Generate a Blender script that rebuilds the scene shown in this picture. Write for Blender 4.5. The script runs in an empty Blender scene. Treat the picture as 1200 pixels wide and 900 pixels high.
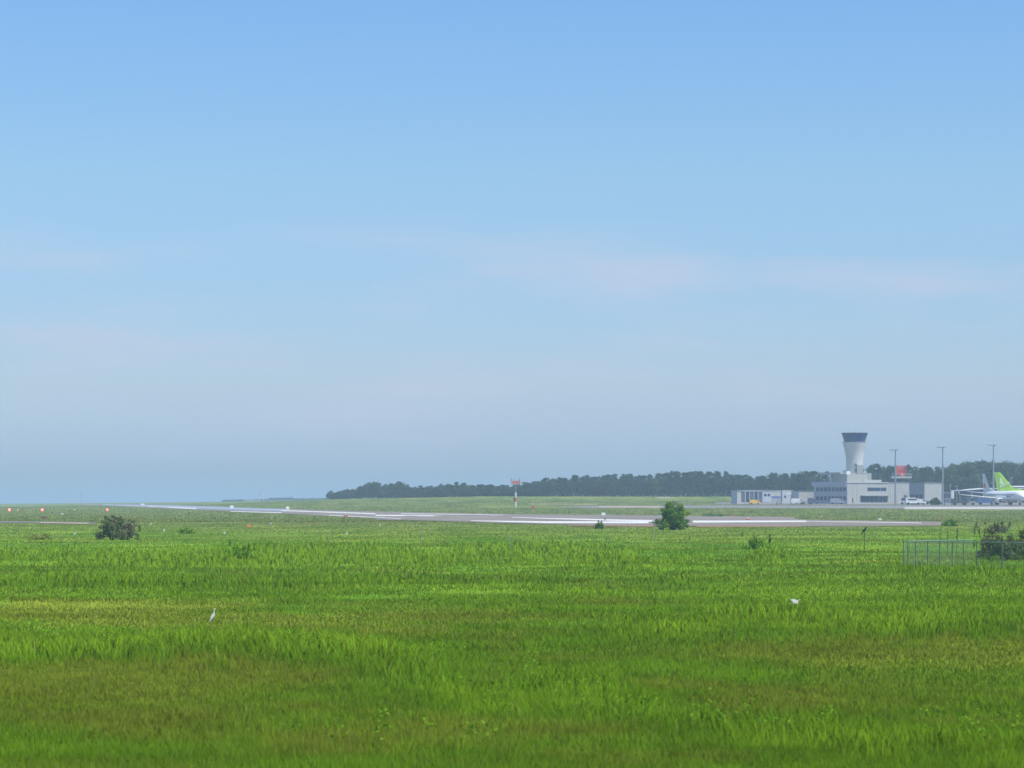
import bpy, bmesh, math, random
import numpy as np
from mathutils import Vector, Matrix
random.seed(11)
rng = np.random.default_rng(7)
R = math.radians
sc = bpy.context.scene
col = sc.collection

# ------------------------------------------------------------------ camera
FPX, HOR, CAMZ = 3000.0, 588.0, 4.0          # focal length in photo pixels, horizon row, eye height
cd = bpy.data.cameras.new('camera')
cam = bpy.data.objects.new('camera', cd)
col.objects.link(cam)
cam.location = (0, 0, CAMZ)
cam.rotation_euler = (R(90), 0, 0)
cd.lens = 90.0
cd.sensor_width = 36.0
cd.sensor_fit = 'HORIZONTAL'
cd.shift_y = (HOR - 450) / 1200
cd.clip_start = 0.5
cd.clip_end = 60000
sc.camera = cam
cd.dof.use_dof = True
cd.dof.focus_distance = 900
cd.dof.aperture_fstop = 3.0

# ------------------------------------------------------------------ sky, sun, exposure
SUN_AZ, SUN_EL = R(124), R(62)               # clockwise from the view direction (+Y)
world = bpy.data.worlds.new('World')
sc.world = world
world.use_nodes = True
wn, wl = world.node_tree.nodes, world.node_tree.links
wn.clear()
wo = wn.new('ShaderNodeOutputWorld')
bg = wn.new('ShaderNodeBackground')
bg.inputs['Strength'].default_value = 0.112
sky = wn.new('ShaderNodeTexSky')
sky.sky_type = 'NISHITA'
sky.sun_disc = False
sky.sun_elevation = SUN_EL
sky.sun_rotation = SUN_AZ
sky.altitude = 0
sky.air_density = 1.0
sky.dust_density = 0.6
sky.ozone_density = 2.5
tc = wn.new('ShaderNodeTexCoord')
sep = wn.new('ShaderNodeSeparateXYZ')
wl.new(tc.outputs['Generated'], sep.inputs[0])
# air tint with elevation: low summer haze is a duller, cooler blue than the model's white horizon
tint = wn.new('ShaderNodeValToRGB')
wl.new(sep.outputs['Z'], tint.inputs[0])
cr = tint.color_ramp
TINT = [(0.0, (0.50, 0.67, 1.04)), (0.022, (0.65, 0.80, 1.24)), (0.045, (0.76, 0.83, 1.08)), (0.085, (0.75, .89, 1.10)), (0.125, (0.83, .99, 1.12)), (0.19, (0.77, 1.02, 1.25)), (1.0, (0.9, 1.0, 1.1))]
while len(cr.elements) < len(TINT):
    cr.elements.new(0.5)
for e, (p, c) in zip(cr.elements, TINT):
    e.position = p
    e.color = (*c, 1)
mul = wn.new('ShaderNodeMix'); mul.data_type = 'RGBA'; mul.blend_type = 'MULTIPLY'
mul.inputs['Factor'].default_value = 1.0
wl.new(sky.outputs[0], mul.inputs['A'])
wl.new(tint.outputs[0], mul.inputs['B'])
# thin stratified wisps, stretched along the horizon, all round
mp = wn.new('ShaderNodeMapping'); mp.vector_type = 'POINT'
mp.inputs['Scale'].default_value = (1, 1, 5.5)
mp.inputs['Location'].default_value = (3.92, 1.2, 0.0)
wl.new(tc.outputs['Generated'], mp.inputs[0])
nz = wn.new('ShaderNodeTexNoise')
nz.inputs['Scale'].default_value = 5.0
nz.inputs['Detail'].default_value = 6
nz.inputs['Roughness'].default_value = 0.55
wl.new(mp.outputs[0], nz.inputs['Vector'])
cramp = wn.new('ShaderNodeMapRange'); cramp.interpolation_type = 'SMOOTHSTEP'
cramp.inputs['From Min'].default_value = 0.48
cramp.inputs['From Max'].default_value = 0.74
cramp.inputs['To Max'].default_value = 0.62
wl.new(nz.outputs['Fac'], cramp.inputs['Value'])
cm = wn.new('ShaderNodeMix'); cm.data_type = 'RGBA'
layer = wn.new('ShaderNodeValToRGB')              # the wisps lie in a low layer round the horizon
wl.new(sep.outputs['Z'], layer.inputs[0])
lc = layer.color_ramp
lc.interpolation = 'EASE'
for _k in range(2): lc.elements.new(.5)
for e, (p, v) in zip(lc.elements, ((0.02, .35), (0.05, 1), (0.085, 1), (0.115, 0.05))):
    e.position = p; e.color = (v, v, v, 1)
lmul = wn.new('ShaderNodeMath'); lmul.operation = 'MULTIPLY'
wl.new(cramp.outputs[0], lmul.inputs[0]); wl.new(layer.outputs[0], lmul.inputs[1])
wl.new(lmul.outputs[0], cm.inputs['Factor'])
wl.new(mul.outputs['Result'], cm.inputs['A'])
cm.inputs['B'].default_value = (4.9, 5.0, 6.2, 1)
wl.new(cm.outputs['Result'], bg.inputs['Color'])
wl.new(bg.outputs[0], wo.inputs['Surface'])

sd = bpy.data.lights.new('sun', 'SUN')
sd.energy = 4.6
sd.angle = R(0.53)
sd.color = (1.0, 0.955, 0.89)
sun = bpy.data.objects.new('sun', sd)
col.objects.link(sun)
SDIR = Vector((math.sin(SUN_AZ) * math.cos(SUN_EL), math.cos(SUN_AZ) * math.cos(SUN_EL), math.sin(SUN_EL)))
sun.rotation_euler = SDIR.to_track_quat('Z', 'Y').to_euler()
sun.location = (200, 0, 300)

vs = sc.view_settings
vs.view_transform = 'Standard'
vs.look = 'None'
vs.exposure = 0.2
vs.gamma = 1.0
vs.use_curve_mapping = False
sc.cycles.volume_bounces = 1
sc.cycles.max_bounces = 6
sc.cycles.transparent_max_bounces = 6

# ------------------------------------------------------------------ terrain: rows of the flat airfield rising gently inland
DK = np.array([0, 700, 850, 940, 1030, 1100, 1200, 1400, 1800, 2500, 4000, 7000, 9000.])
PK = np.array([0, 250, 400, 560.])
ROWS = np.array([
    [605.1, 602, 600, 598.6, 597.8, 596.6, 595, 593.3, 591.6, 590.4],
    [605.1, 601, 599, 597.2, 595.8, 594, 591.6, 589.4, 588.3, 588.1],
    [605.1, 600.2, 596.8, 594, 591.6, 588.3, 584.8, 584.4, 585, 585.8],
    [605.1, 596.5, 592.9, 590.4, 587.6, 582.2, 580.2, 581, 583, 585.]])
ZT = np.zeros((4, len(DK)))
for _i in range(4):
    for _j in range(10):
        ZT[_i, _j + 1] = CAMZ - (ROWS[_i, _j] - HOR) * DK[_j + 1] / FPX
    ZT[_i, 1] = 0.0
    ZT[_i, 11:] = -2.0


def vnoise(x, y, s, seed=0):
    """smooth value noise, numpy arrays in, 0..1 out"""
    x = np.asarray(x, float) / s + 1000.3; y = np.asarray(y, float) / s + 1000.7
    xi = np.floor(x).astype(np.int64); yi = np.floor(y).astype(np.int64)
    fx = x - xi; fy = y - yi
    fx = fx * fx * (3 - 2 * fx); fy = fy * fy * (3 - 2 * fy)

    def h(a, b):
        n = (a * 374761393 + b * 668265263 + seed * 974634777) & 0x7fffffff
        n = ((n ^ (n >> 13)) * 1274126177) & 0x7fffffff
        return ((n ^ (n >> 16)) & 0xffff) / 65535.0
    return (h(xi, yi) * (1 - fx) + h(xi + 1, yi) * fx) * (1 - fy) + (h(xi, yi + 1) * (1 - fx) + h(xi + 1, yi + 1) * fx) * fy


def terr(X, d):
    X = np.asarray(X, float); d = np.asarray(d, float)
    dd = np.clip(d, 1, DK[-1])
    px = np.clip(600 + FPX * X / dd, PK[0], PK[-1])
    j = np.clip(np.searchsorted(DK, dd, side='right') - 1, 0, len(DK) - 2)
    i = np.clip(np.searchsorted(PK, px, side='right') - 1, 0, len(PK) - 2)
    v = (dd - DK[j]) / (DK[j + 1] - DK[j]); u = (px - PK[i]) / (PK[i + 1] - PK[i])
    z = (ZT[i, j] * (1 - v) + ZT[i, j + 1] * v) * (1 - u) + (ZT[i + 1, j] * (1 - v) + ZT[i + 1, j + 1] * v) * u
    near = np.clip((380 - dd) / 120, 0, 1)
    z = z + near * (0.28 * (vnoise(X, d, 17, 3) - 0.5) + 0.12 * (vnoise(X, d, 5, 4) - 0.5))
    return z


def Z(X, d):
    return float(terr(X, d))


def ground(px, row):
    """the ground point seen at a photo pixel"""
    t = (px - 600) / FPX
    lo, hi = 30.0, 4000.0
    ds = np.concatenate([np.geomspace(30, 4000, 900)])
    rr = HOR + (CAMZ - terr(t * ds, ds)) * FPX / ds
    k = np.argmax(rr <= row)
    if k == 0:
        k = len(ds) - 1
    f = (rr[k - 1] - row) / max(1e-9, rr[k - 1] - rr[k])
    d = ds[k - 1] + (ds[k] - ds[k - 1]) * min(max(f, 0), 1)
    return t * d, d, Z(t * d, d)


def atd(px, d):
    X = (px - 600) / FPX * d
    return X, d, Z(X, d)


def zrow(row, d):
    return CAMZ + (HOR - row) * d / FPX


# ------------------------------------------------------------------ materials
MATS = {}


def mat(name, c, rough=0.7, metal=0.0, var=0.12, scale=1.5, spec=0.3, emit=None, es=0.0, bump=0.0, c2=None):
    if name in MATS:
        return MATS[name]
    m = bpy.data.materials.new(name)
    m.use_nodes = True
    nt = m.node_tree; n = nt.nodes; l = nt.links
    b = n['Principled BSDF']
    b.inputs['Roughness'].default_value = rough
    b.inputs['Metallic'].default_value = metal
    b.inputs['Specular IOR Level'].default_value = spec
    g = n.new('ShaderNodeNewGeometry')
    t = n.new('ShaderNodeTexNoise')
    t.inputs['Scale'].default_value = scale
    t.inputs['Detail'].default_value = 5
    l.new(g.outputs['Position'], t.inputs['Vector'])
    r = n.new('ShaderNodeMix'); r.data_type = 'RGBA'
    mr = n.new('ShaderNodeMapRange')
    mr.inputs['From Min'].default_value = 0.3
    mr.inputs['From Max'].default_value = 0.7
    l.new(t.outputs['Fac'], mr.inputs['Value'])
    l.new(mr.outputs[0], r.inputs['Factor'])
    a = tuple(x * (1 - var) for x in c)
    e = c2 or tuple(min(1, x * (1 + var)) for x in c)
    r.inputs['A'].default_value = (*a, 1)
    r.inputs['B'].default_value = (*e, 1)
    l.new(r.outputs['Result'], b.inputs['Base Color'])
    if emit:
        b.inputs['Emission Color'].default_value = (*emit, 1)
        b.inputs['Emission Strength'].default_value = es
    if bump:
        bp = n.new('ShaderNodeBump'); bp.inputs['Strength'].default_value = bump
        l.new(t.outputs['Fac'], bp.inputs['Height']); l.new(bp.outputs[0], b.inputs['Normal'])
    MATS[name] = m
    return m


def leafmat(name, c, c2, attr=False, scale=0.35, trans=0.3, rnd=0.0):
    """diffuse + translucent leaf; colour varies by clump, and by plant when rnd is set"""
    m = bpy.data.materials.new(name)
    m.use_nodes = True
    nt = m.node_tree; n = nt.nodes; l = nt.links
    n.clear()
    o = n.new('ShaderNodeOutputMaterial')
    df = n.new('ShaderNodeBsdfDiffuse'); tr = n.new('ShaderNodeBsdfTranslucent'); mx = n.new('ShaderNodeMixShader')
    mx.inputs[0].default_value = trans
    if attr:
        a = n.new('ShaderNodeAttribute'); a.attribute_name = 'tone'
        src = a.outputs['Color']
    else:
        g = n.new('ShaderNodeNewGeometry')
        t = n.new('ShaderNodeTexNoise'); t.inputs['Scale'].default_value = scale; t.inputs['Detail'].default_value = 3
        l.new(g.outputs['Position'], t.inputs['Vector'])
        mr = n.new('ShaderNodeMapRange'); mr.inputs['From Min'].default_value = 0.35; mr.inputs['From Max'].default_value = 0.65
        l.new(t.outputs['Fac'], mr.inputs['Value'])
        r = n.new('ShaderNodeMix'); r.data_type = 'RGBA'
        l.new(mr.outputs[0], r.inputs['Factor'])
        r.inputs['A'].default_value = (*c, 1); r.inputs['B'].default_value = (*c2, 1)
        src = r.outputs['Result']
        if rnd:
            oi = n.new('ShaderNodeObjectInfo')
            hs = n.new('ShaderNodeHueSaturation')
            mv = n.new('ShaderNodeMapRange'); mv.inputs['To Min'].default_value = 1 - rnd; mv.inputs['To Max'].default_value = 1 + rnd
            l.new(oi.outputs['Random'], mv.inputs['Value'])
            l.new(mv.outputs[0], hs.inputs['Value'])
            l.new(src, hs.inputs['Color'])
            src = hs.outputs['Color']
    if attr:                                        # blades stand in for whole tufts: lean their normals towards the tuft's top
        g2 = n.new('ShaderNodeNewGeometry')
        sc1 = n.new('ShaderNodeVectorMath'); sc1.operation = 'SCALE'; sc1.inputs['Scale'].default_value = .4
        ad = n.new('ShaderNodeVectorMath'); ad.operation = 'ADD'; ad.inputs[1].default_value = (0, 0, 1)
        nm = n.new('ShaderNodeVectorMath'); nm.operation = 'NORMALIZE'
        l.new(g2.outputs['Normal'], sc1.inputs[0]); l.new(sc1.outputs[0], ad.inputs[0]); l.new(ad.outputs[0], nm.inputs[0])
        l.new(nm.outputs[0], df.inputs['Normal'])
    l.new(src, df.inputs['Color']); l.new(src, tr.inputs['Color'])
    l.new(df.outputs[0], mx.inputs[1]); l.new(tr.outputs[0], mx.inputs[2])
    l.new(mx.outputs[0], o.inputs['Surface'])
    return m


WHITE = mat('white_paint', (0.72, 0.73, 0.72), 0.45, var=0.05)
PALE = mat('pale_render', (0.38, 0.39, 0.375), 0.8, var=0.06, scale=0.6)
PALER = mat('pale_concrete', (0.44, 0.45, 0.43), 0.85, var=0.06, scale=0.4)
GREYP = mat('grey_panel', (0.30, 0.33, 0.37), 0.7, var=0.05)
DARKG = mat('dark_grey', (0.09, 0.10, 0.12), 0.7)
GLASS = mat('dark_glass', (0.035, 0.06, 0.11), 0.15, var=0.2, spec=0.5, scale=0.5)
CABG = mat('cab_glass', (0.008, 0.04, 0.20), 0.35, var=0.25, spec=0.4, scale=0.4)
BLUEB = mat('blue_band', (0.08, 0.15, 0.33), 0.5)
STEEL = mat('galvanised_steel', (0.33, 0.36, 0.38), 0.5, 0.4, var=0.1)
RED = mat('red_paint', (0.62, 0.05, 0.04), 0.5)
ORANGE = mat('orange_paint', (0.80, 0.22, 0.03), 0.5)
YELLOW = mat('yellow_paint', (0.85, 0.50, 0.03), 0.4)
RUBBER = mat('rubber', (0.02, 0.02, 0.022), 0.85)
RAIL = mat('green_grey_rail', (0.22, 0.33, 0.31), 0.5)
FENCE = mat('green_grey_fence', (0.11, 0.155, 0.145), 0.55, var=0.15)
WOOD = mat('weathered_post', (0.12, 0.11, 0.09), 0.9, scale=6)
BARK = mat('bark', (0.09, 0.07, 0.055), 0.95, scale=4, bump=0.3)
AWHITE = mat('aircraft_white', (0.82, 0.83, 0.84), 0.3, var=0.02, spec=0.5)
AGREY = mat('aircraft_grey', (0.58, 0.61, 0.67), 0.35, var=0.04, spec=0.5)
AGREEN = mat('aircraft_green', (0.37, 0.64, 0.03), 0.35, var=0.04, spec=0.5)
APALE = mat('pale_green_mark', (0.62, 0.82, 0.48), 0.4, var=0.04)
ALOY = mat('bare_metal', (0.45, 0.45, 0.46), 0.35, 0.8, var=0.06)

# ------------------------------------------------------------------ mesh helpers


class MB:
    def __init__(s):
        s.v = []; s.f = []

    def quadbox(s, a, b):                                   # axis aligned box from two corners
        (x0, y0, z0), (x1, y1, z1) = a, b
        k = len(s.v)
        s.v += [(x0, y0, z0), (x1, y0, z0), (x1, y1, z0), (x0, y1, z0), (x0, y0, z1), (x1, y0, z1), (x1, y1, z1), (x0, y1, z1)]
        s.f += [tuple(k + i for i in q) for q in ((0, 3, 2, 1), (4, 5, 6, 7), (0, 1, 5, 4), (1, 2, 6, 5), (2, 3, 7, 6), (3, 0, 4, 7))]
        return s

    def hull8(s, bot, top):                                 # two quads joined
        k = len(s.v); s.v += list(bot) + list(top)
        s.f += [tuple(k + i for i in q) for q in ((0, 3, 2, 1), (4, 5, 6, 7), (0, 1, 5, 4), (1, 2, 6, 5), (2, 3, 7, 6), (3, 0, 4, 7))]
        return s

    def tube(s, pts, rad, n=8, cap=True):
        pts = [Vector(p) for p in pts]
        rad = rad if isinstance(rad, (list, tuple)) else [rad] * len(pts)
        k = len(s.v)
        for i, p in enumerate(pts):
            t = (pts[min(i + 1, len(pts) - 1)] - pts[max(i - 1, 0)]).normalized()
            u = t.cross(Vector((0, 0, 1)))
            if u.length < 1e-3:
                u = Vector((1, 0, 0))
            u.normalize(); w = t.cross(u)
            for j in range(n):
                a = 2 * math.pi * j / n
                s.v.append(tuple(p + (u * math.cos(a) + w * math.sin(a)) * rad[i]))
        for i in range(len(pts) - 1):
            for j in range(n):
                a, b = k + i * n + j, k + i * n + (j + 1) % n
                s.f.append((a, b, b + n, a + n))
        if cap:
            s.f.append(tuple(k + j for j in reversed(range(n))))
            s.f.append(tuple(k + (len(pts) - 1) * n + j for j in range(n)))
        return s

    def lathe(s, prof, n=24, c=(0, 0)):                     # (radius, z) about vertical axis
        return s.tube([(c[0], c[1], z) for r, z in prof], [max(r, .01) for r, z in prof], n)

    def build(s, name, m, parent=None, smooth=False, loc=None):
        me = bpy.data.meshes.new(name)
        me.from_pydata(s.v, [], s.f)
        me.materials.append(m)
        if smooth:
            me.polygons.foreach_set('use_smooth', [True] * len(me.polygons))
        me.update()
        o = bpy.data.objects.new(name, me)
        col.objects.link(o)
        if parent is not None:
            o.parent = parent
        if loc is not None:
            o.location = loc
        return o


def tag(o, label=None, cat=None, group=None, kind=None):
    if label: o['label'] = label
    if cat: o['category'] = cat
    if group: o['group'] = group
    if kind: o['kind'] = kind
    return o


def empty(name, loc, rz=0.0, label=None, cat=None, group=None):
    o = bpy.data.objects.new(name, None)
    col.objects.link(o)
    o.location = loc; o.rotation_euler = (0, 0, rz)
    o.empty_display_size = 0.5
    return tag(o, label, cat, group)


def clone(root, loc, rz=0.0, scale=1.0, label=None, cat=None, group=None):
    r = root.copy(); col.objects.link(r)
    r.location = loc; r.rotation_euler = (0, 0, rz); r.scale = (scale,) * 3 if not isinstance(scale, tuple) else scale
    if label: r['label'] = label
    if group: r['group'] = group
    for ch in list(root.children):
        c = ch.copy(); col.objects.link(c); c.parent = r
        for g in ch.children:
            q = g.copy(); col.objects.link(q); q.parent = c
    return r


def npmesh(name, verts, tris, m, parent=None, tone=None):
    me = bpy.data.meshes.new(name)
    verts = np.asarray(verts, np.float32); tris = np.asarray(tris, np.int32)
    w = tris.shape[1]
    me.vertices.add(len(verts)); me.vertices.foreach_set('co', verts.ravel())
    me.loops.add(tris.size); me.loops.foreach_set('vertex_index', tris.ravel())
    me.polygons.add(len(tris))
    me.polygons.foreach_set('loop_start', np.arange(0, tris.size, w, dtype=np.int32))
    me.polygons.foreach_set('loop_total', np.full(len(tris), w, np.int32))
    me.update(calc_edges=True)
    if tone is not None:
        a = me.color_attributes.new('tone', 'FLOAT_COLOR', 'POINT')
        cc = np.ones((len(verts), 4), np.float32); cc[:, :3] = tone
        a.data.foreach_set('color', cc.ravel())
    me.materials.append(m)
    o = bpy.data.objects.new(name, me)
    col.objects.link(o)
    if parent is not None: o.parent = parent
    return o


# ------------------------------------------------------------------ grass layout: patches on the ground (x pixel, row, half width, half depth, lushness, height)
BLOBS = [
    (160, 652, 260, 11, 1.0, .95), (420, 651, 150, 10, 1.0, .95), (640, 649, 110, 12, 1.15, 1.1), (300, 683, 420, 9, .12, .5), (560, 690, 240, 16, .15, .2),
    (90, 690, 200, 12, .15, .2), (1130, 668, 120, 8, .2, .75), (220, 885, 260, 18, .35, .2), (620, 890, 160, 16, .3, .15), (330, 845, 90, 12, .3, .2), (885, 651, 24, 9, .9, 1.0), (740, 655, 60, 9, .7, .5),
    (170, 717, 330, 17, -.9, -.5), (60, 722, 260, 14, -.35, -.3), (540, 728, 90, 10, -.35, -.2),
    (130, 756, 210, 13, .95, .8), (360, 764, 130, 18, .7, .7), (200, 790, 220, 12, -.65, -.4),
    (100, 830, 200, 30, -.3, -.1), (470, 800, 100, 22, .6, .5), (620, 818, 110, 20, .6, .4), (750, 826, 80, 16, .55, .4),
    (560, 780, 120, 7, -.4, -.2), (900, 735, 160, 11, .6, .5), (1120, 730, 130, 14, .75, .6), (760, 735, 90, 14, .35, .3),
    (1010, 768, 240, 14, -.55, -.3), (1120, 800, 180, 26, -.35, -.2), (860, 800, 120, 22, -.1, 0),
    (900, 855, 200, 18, .35, .3), (1030, 876, 170, 16, .6, .6), (820, 895, 90, 12, -.3, -.1), (430, 862, 260, 18, -.25, 0),
    (640, 715, 70, 9, .25, .3), (1000, 690, 200, 16, .25, .15), (1080, 630, 160, 12, .1, 0), (250, 635, 260, 9, -.25, -.2),
    (600, 633, 260, 8, -.2, -.2), (900, 633, 160, 8, -.1, 0), (80, 618, 160, 7, .35, .1), (640, 676, 220, 6, -.1, 0), (400, 735, 120, 6, -.4, -.1)]


def layout(X, d):
    dd = np.maximum(d, 25)
    px = 600 + FPX * X / dd
    row = HOR + CAMZ * FPX / dd
    L = 0.42 + 0.9 * (vnoise(X, d, 6.5, 1) - .5) * np.clip(1.4 - d / 260, .4, 1) + .5 * (vnoise(X, d, 2.1, 2) - .5) + 0.5 * (vnoise(X, d, 31, 8) - .5)
    H = 0.45 + 0.5 * (vnoise(X, d, 5.0, 5) - .5)
    wx = 90 * (vnoise(px, row * 4, 60, 21) - .5); wy = (13 * (vnoise(px, row * 2, 75, 22) - .5) + 9 * (vnoise(px, row * 2, 22, 23) - .5)) * np.clip((row - 600) / 90, .25, 1.6)
    for cx, cr_, sx, sy, dl, dh in BLOBS:
        g = np.exp(-(np.abs((px - cx + wx) / sx) ** 2.4 + np.abs((row - cr_ + wy) / sy) ** 2.4) * .8)
        L = L + (.85 if dl > 0 else .62) * dl * g; H = H + .85 * dh * g
    L = L + .22 * (vnoise(X, d, .9, 12) - .5) * np.clip(1.5 - d / 120, .3, 1)
    return np.clip(L, -.1, 1.25), np.clip(H, .15, 1.5)


OLIVE = np.array([0.158, 0.230, 0.018])
GREEN = np.array([0.115, 0.245, 0.014])
BRIGHT = np.array([0.198, 0.350, 0.020])
STRAW = np.array([0.23, 0.26, 0.06])


def grass_tone(L, far, X=None):
    m = 1.0; far0 = far
    if X is not None:                                # plant to plant variation
        m = (1 + .24 * (vnoise(X, far, .55, 31) - .5) + .30 * (vnoise(X, far, 1.7, 32) - .5) + .2 * (vnoise(X, far, .23, 33) - .5))[:, None]
    L = L[:, None]; far = far[:, None]
    L = L * (1 - .0 * far)
    c = np.where(L < .55, OLIVE + (GREEN - OLIVE) * np.clip(L / .55, 0, 1), GREEN + (BRIGHT - GREEN) * np.clip((L - .55) / .6, 0, 1) * .75)
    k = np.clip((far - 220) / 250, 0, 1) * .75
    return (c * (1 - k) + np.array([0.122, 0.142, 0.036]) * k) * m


# ------------------------------------------------------------------ ground sheet and sea
pxs = np.unique(np.concatenate([np.linspace(-4200, 0, 22), np.linspace(0, 1200, 161), np.linspace(1200, 5400, 22), PK]))
dsg = np.unique(np.concatenate([np.geomspace(8, 140, 60), np.geomspace(140, 700, 90), np.linspace(700, 1400, 60), np.geomspace(1400, 9000, 40), DK[1:]]))
PX, DD = np.meshgrid(pxs, dsg)
XX = (PX - 600) / FPX * DD
ZZ = terr(XX.ravel(), DD.ravel())
gv = np.stack([XX.ravel(), DD.ravel(), ZZ], 1)
nc = len(pxs); nr = len(dsg)
ii, jj = np.meshgrid(np.arange(nc - 1), np.arange(nr - 1))
k0 = (jj * nc + ii).ravel()
gq = np.stack([k0, k0 + 1, k0 + nc + 1, k0 + nc], 1)
gL, gH = layout(XX.ravel(), DD.ravel())
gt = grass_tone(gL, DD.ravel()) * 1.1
GM = bpy.data.materials.new('turf')
GM.use_nodes = True
_n = GM.node_tree.nodes; _l = GM.node_tree.links
_b = _n['Principled BSDF']; _b.inputs['Roughness'].default_value = 0.95; _b.inputs['Specular IOR Level'].default_value = 0.05
_a = _n.new('ShaderNodeAttribute'); _a.attribute_name = 'tone'
_g = _n.new('ShaderNodeNewGeometry')
_m = _n.new('ShaderNodeMapping'); _m.inputs['Scale'].default_value = (1, .35, 1)
_l.new(_g.outputs['Position'], _m.inputs[0])
_t = _n.new('ShaderNodeTexNoise'); _t.inputs['Scale'].default_value = 0.09; _t.inputs['Detail'].default_value = 9; _t.inputs['Roughness'].default_value = .65
_l.new(_m.outputs[0], _t.inputs['Vector'])
_r = _n.new('ShaderNodeValToRGB')
_r.color_ramp.elements[0].position = .36; _r.color_ramp.elements[0].color = (.55, .75, .5, 1)
_r.color_ramp.elements[1].position = .66; _r.color_ramp.elements[1].color = (1.75, 1.45, 1.9, 1)
_l.new(_t.outputs['Fac'], _r.inputs[0])
_x = _n.new('ShaderNodeMix'); _x.data_type = 'RGBA'; _x.blend_type = 'MULTIPLY'; _x.inputs['Factor'].default_value = 1
_l.new(_a.outputs['Color'], _x.inputs['A']); _l.new(_r.outputs[0], _x.inputs['B'])
_l.new(_x.outputs['Result'], _b.inputs['Base Color'])
_t2 = _n.new('ShaderNodeTexNoise'); _t2.inputs['Scale'].default_value = 1.3; _t2.inputs['Detail'].default_value = 6
_l.new(_g.outputs['Position'], _t2.inputs['Vector'])
_bp = _n.new('ShaderNodeBump'); _bp.inputs['Strength'].default_value = 0.7; _bp.inputs['Distance'].default_value = 0.5
_l.new(_t2.outputs['Fac'], _bp.inputs['Height']); _l.new(_bp.outputs[0], _b.inputs['Normal'])
tag(npmesh('ground', gv, gq, GM, tone=gt), 'flat green airfield ground under the grass, rising gently inland', kind='structure')

SEA = mat('sea_water', (0.03, 0.07, 0.10), 0.25, var=0.2, scale=0.01, spec=0.5, bump=0.1)
mb = MB()
mb.v.append((0, 0, -1.4))
for k in range(64):
    a = 2 * math.pi * k / 64
    mb.v.append((17000 * math.cos(a), 17000 * math.sin(a), -1.4))
mb.f = [(0, 1 + k, 1 + (k + 1) % 64) for k in range(64)]
tag(mb.build('sea', SEA), 'sea beyond the end of the runway', kind='structure')

# ------------------------------------------------------------------ paved sheets draped on the ground
ASPH = mat('worn_asphalt', (0.185, 0.158, 0.130), 0.85, var=0.25, scale=0.05, c2=(0.27, 0.235, 0.195))
TAXI = mat('taxiway_asphalt', (0.20, 0.19, 0.19), 0.85, var=0.15, scale=0.05)
CONC = mat('apron_concrete', (0.42, 0.40, 0.37), 0.85, var=0.12, scale=0.08)
SAND = mat('pale_sand', (0.42, 0.34, 0.22), 0.95, var=0.2, scale=0.1)
SOIL = mat('orange_soil', (0.34, 0.19, 0.09), 0.95, var=0.2, scale=0.2)
PAINT = mat('runway_paint', (0.64, 0.63, 0.60), 0.6, var=0.10, scale=0.3)
MIRAGE = mat('mirage_sheen', (0.30, 0.33, 0.38), 0.35, var=0.15, scale=0.02, spec=0.6)  # pale blue tone stands in for the mirage reflection on the asphalt


def strip(name, near, far, m, lift, label=None, parent=None, kind='structure', step=8, rows=8):
    """sheet between two polylines given as (x pixel, row), laid on the terrain"""
    x0 = max(near[0][0], far[0][0]); x1 = min(near[-1][0], far[-1][0])
    xs = np.unique(np.concatenate([np.linspace(x0, x1, max(2, int((x1 - x0) / step))), [p for p in PK if x0 < p < x1]]))
    a = np.interp(xs, [p[0] for p in near], [p[1] for p in near])
    b = np.interp(xs, [p[0] for p in far], [p[1] for p in far])
    V = []; F = []
    dk = []
    for x, ra, rb in zip(xs, a, b):
        d0 = ground(x, ra)[1]; d1 = ground(x, rb)[1]
        for q in range(rows + 1):
            d = 1 / ((1 / d0) * (1 - q / rows) + (1 / d1) * q / rows)
            X, D, z = atd(x, d)
            V.append((X, D, z + lift))
    n = rows + 1
    for i in range(len(xs) - 1):
        for q in range(rows):
            k = i * n + q
            F.append((k, k + n, k + n + 1, k + 1))
    o = npmesh(name, V, F, m, parent)
    if parent is None:
        tag(o, label, kind=kind)
    return o


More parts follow.
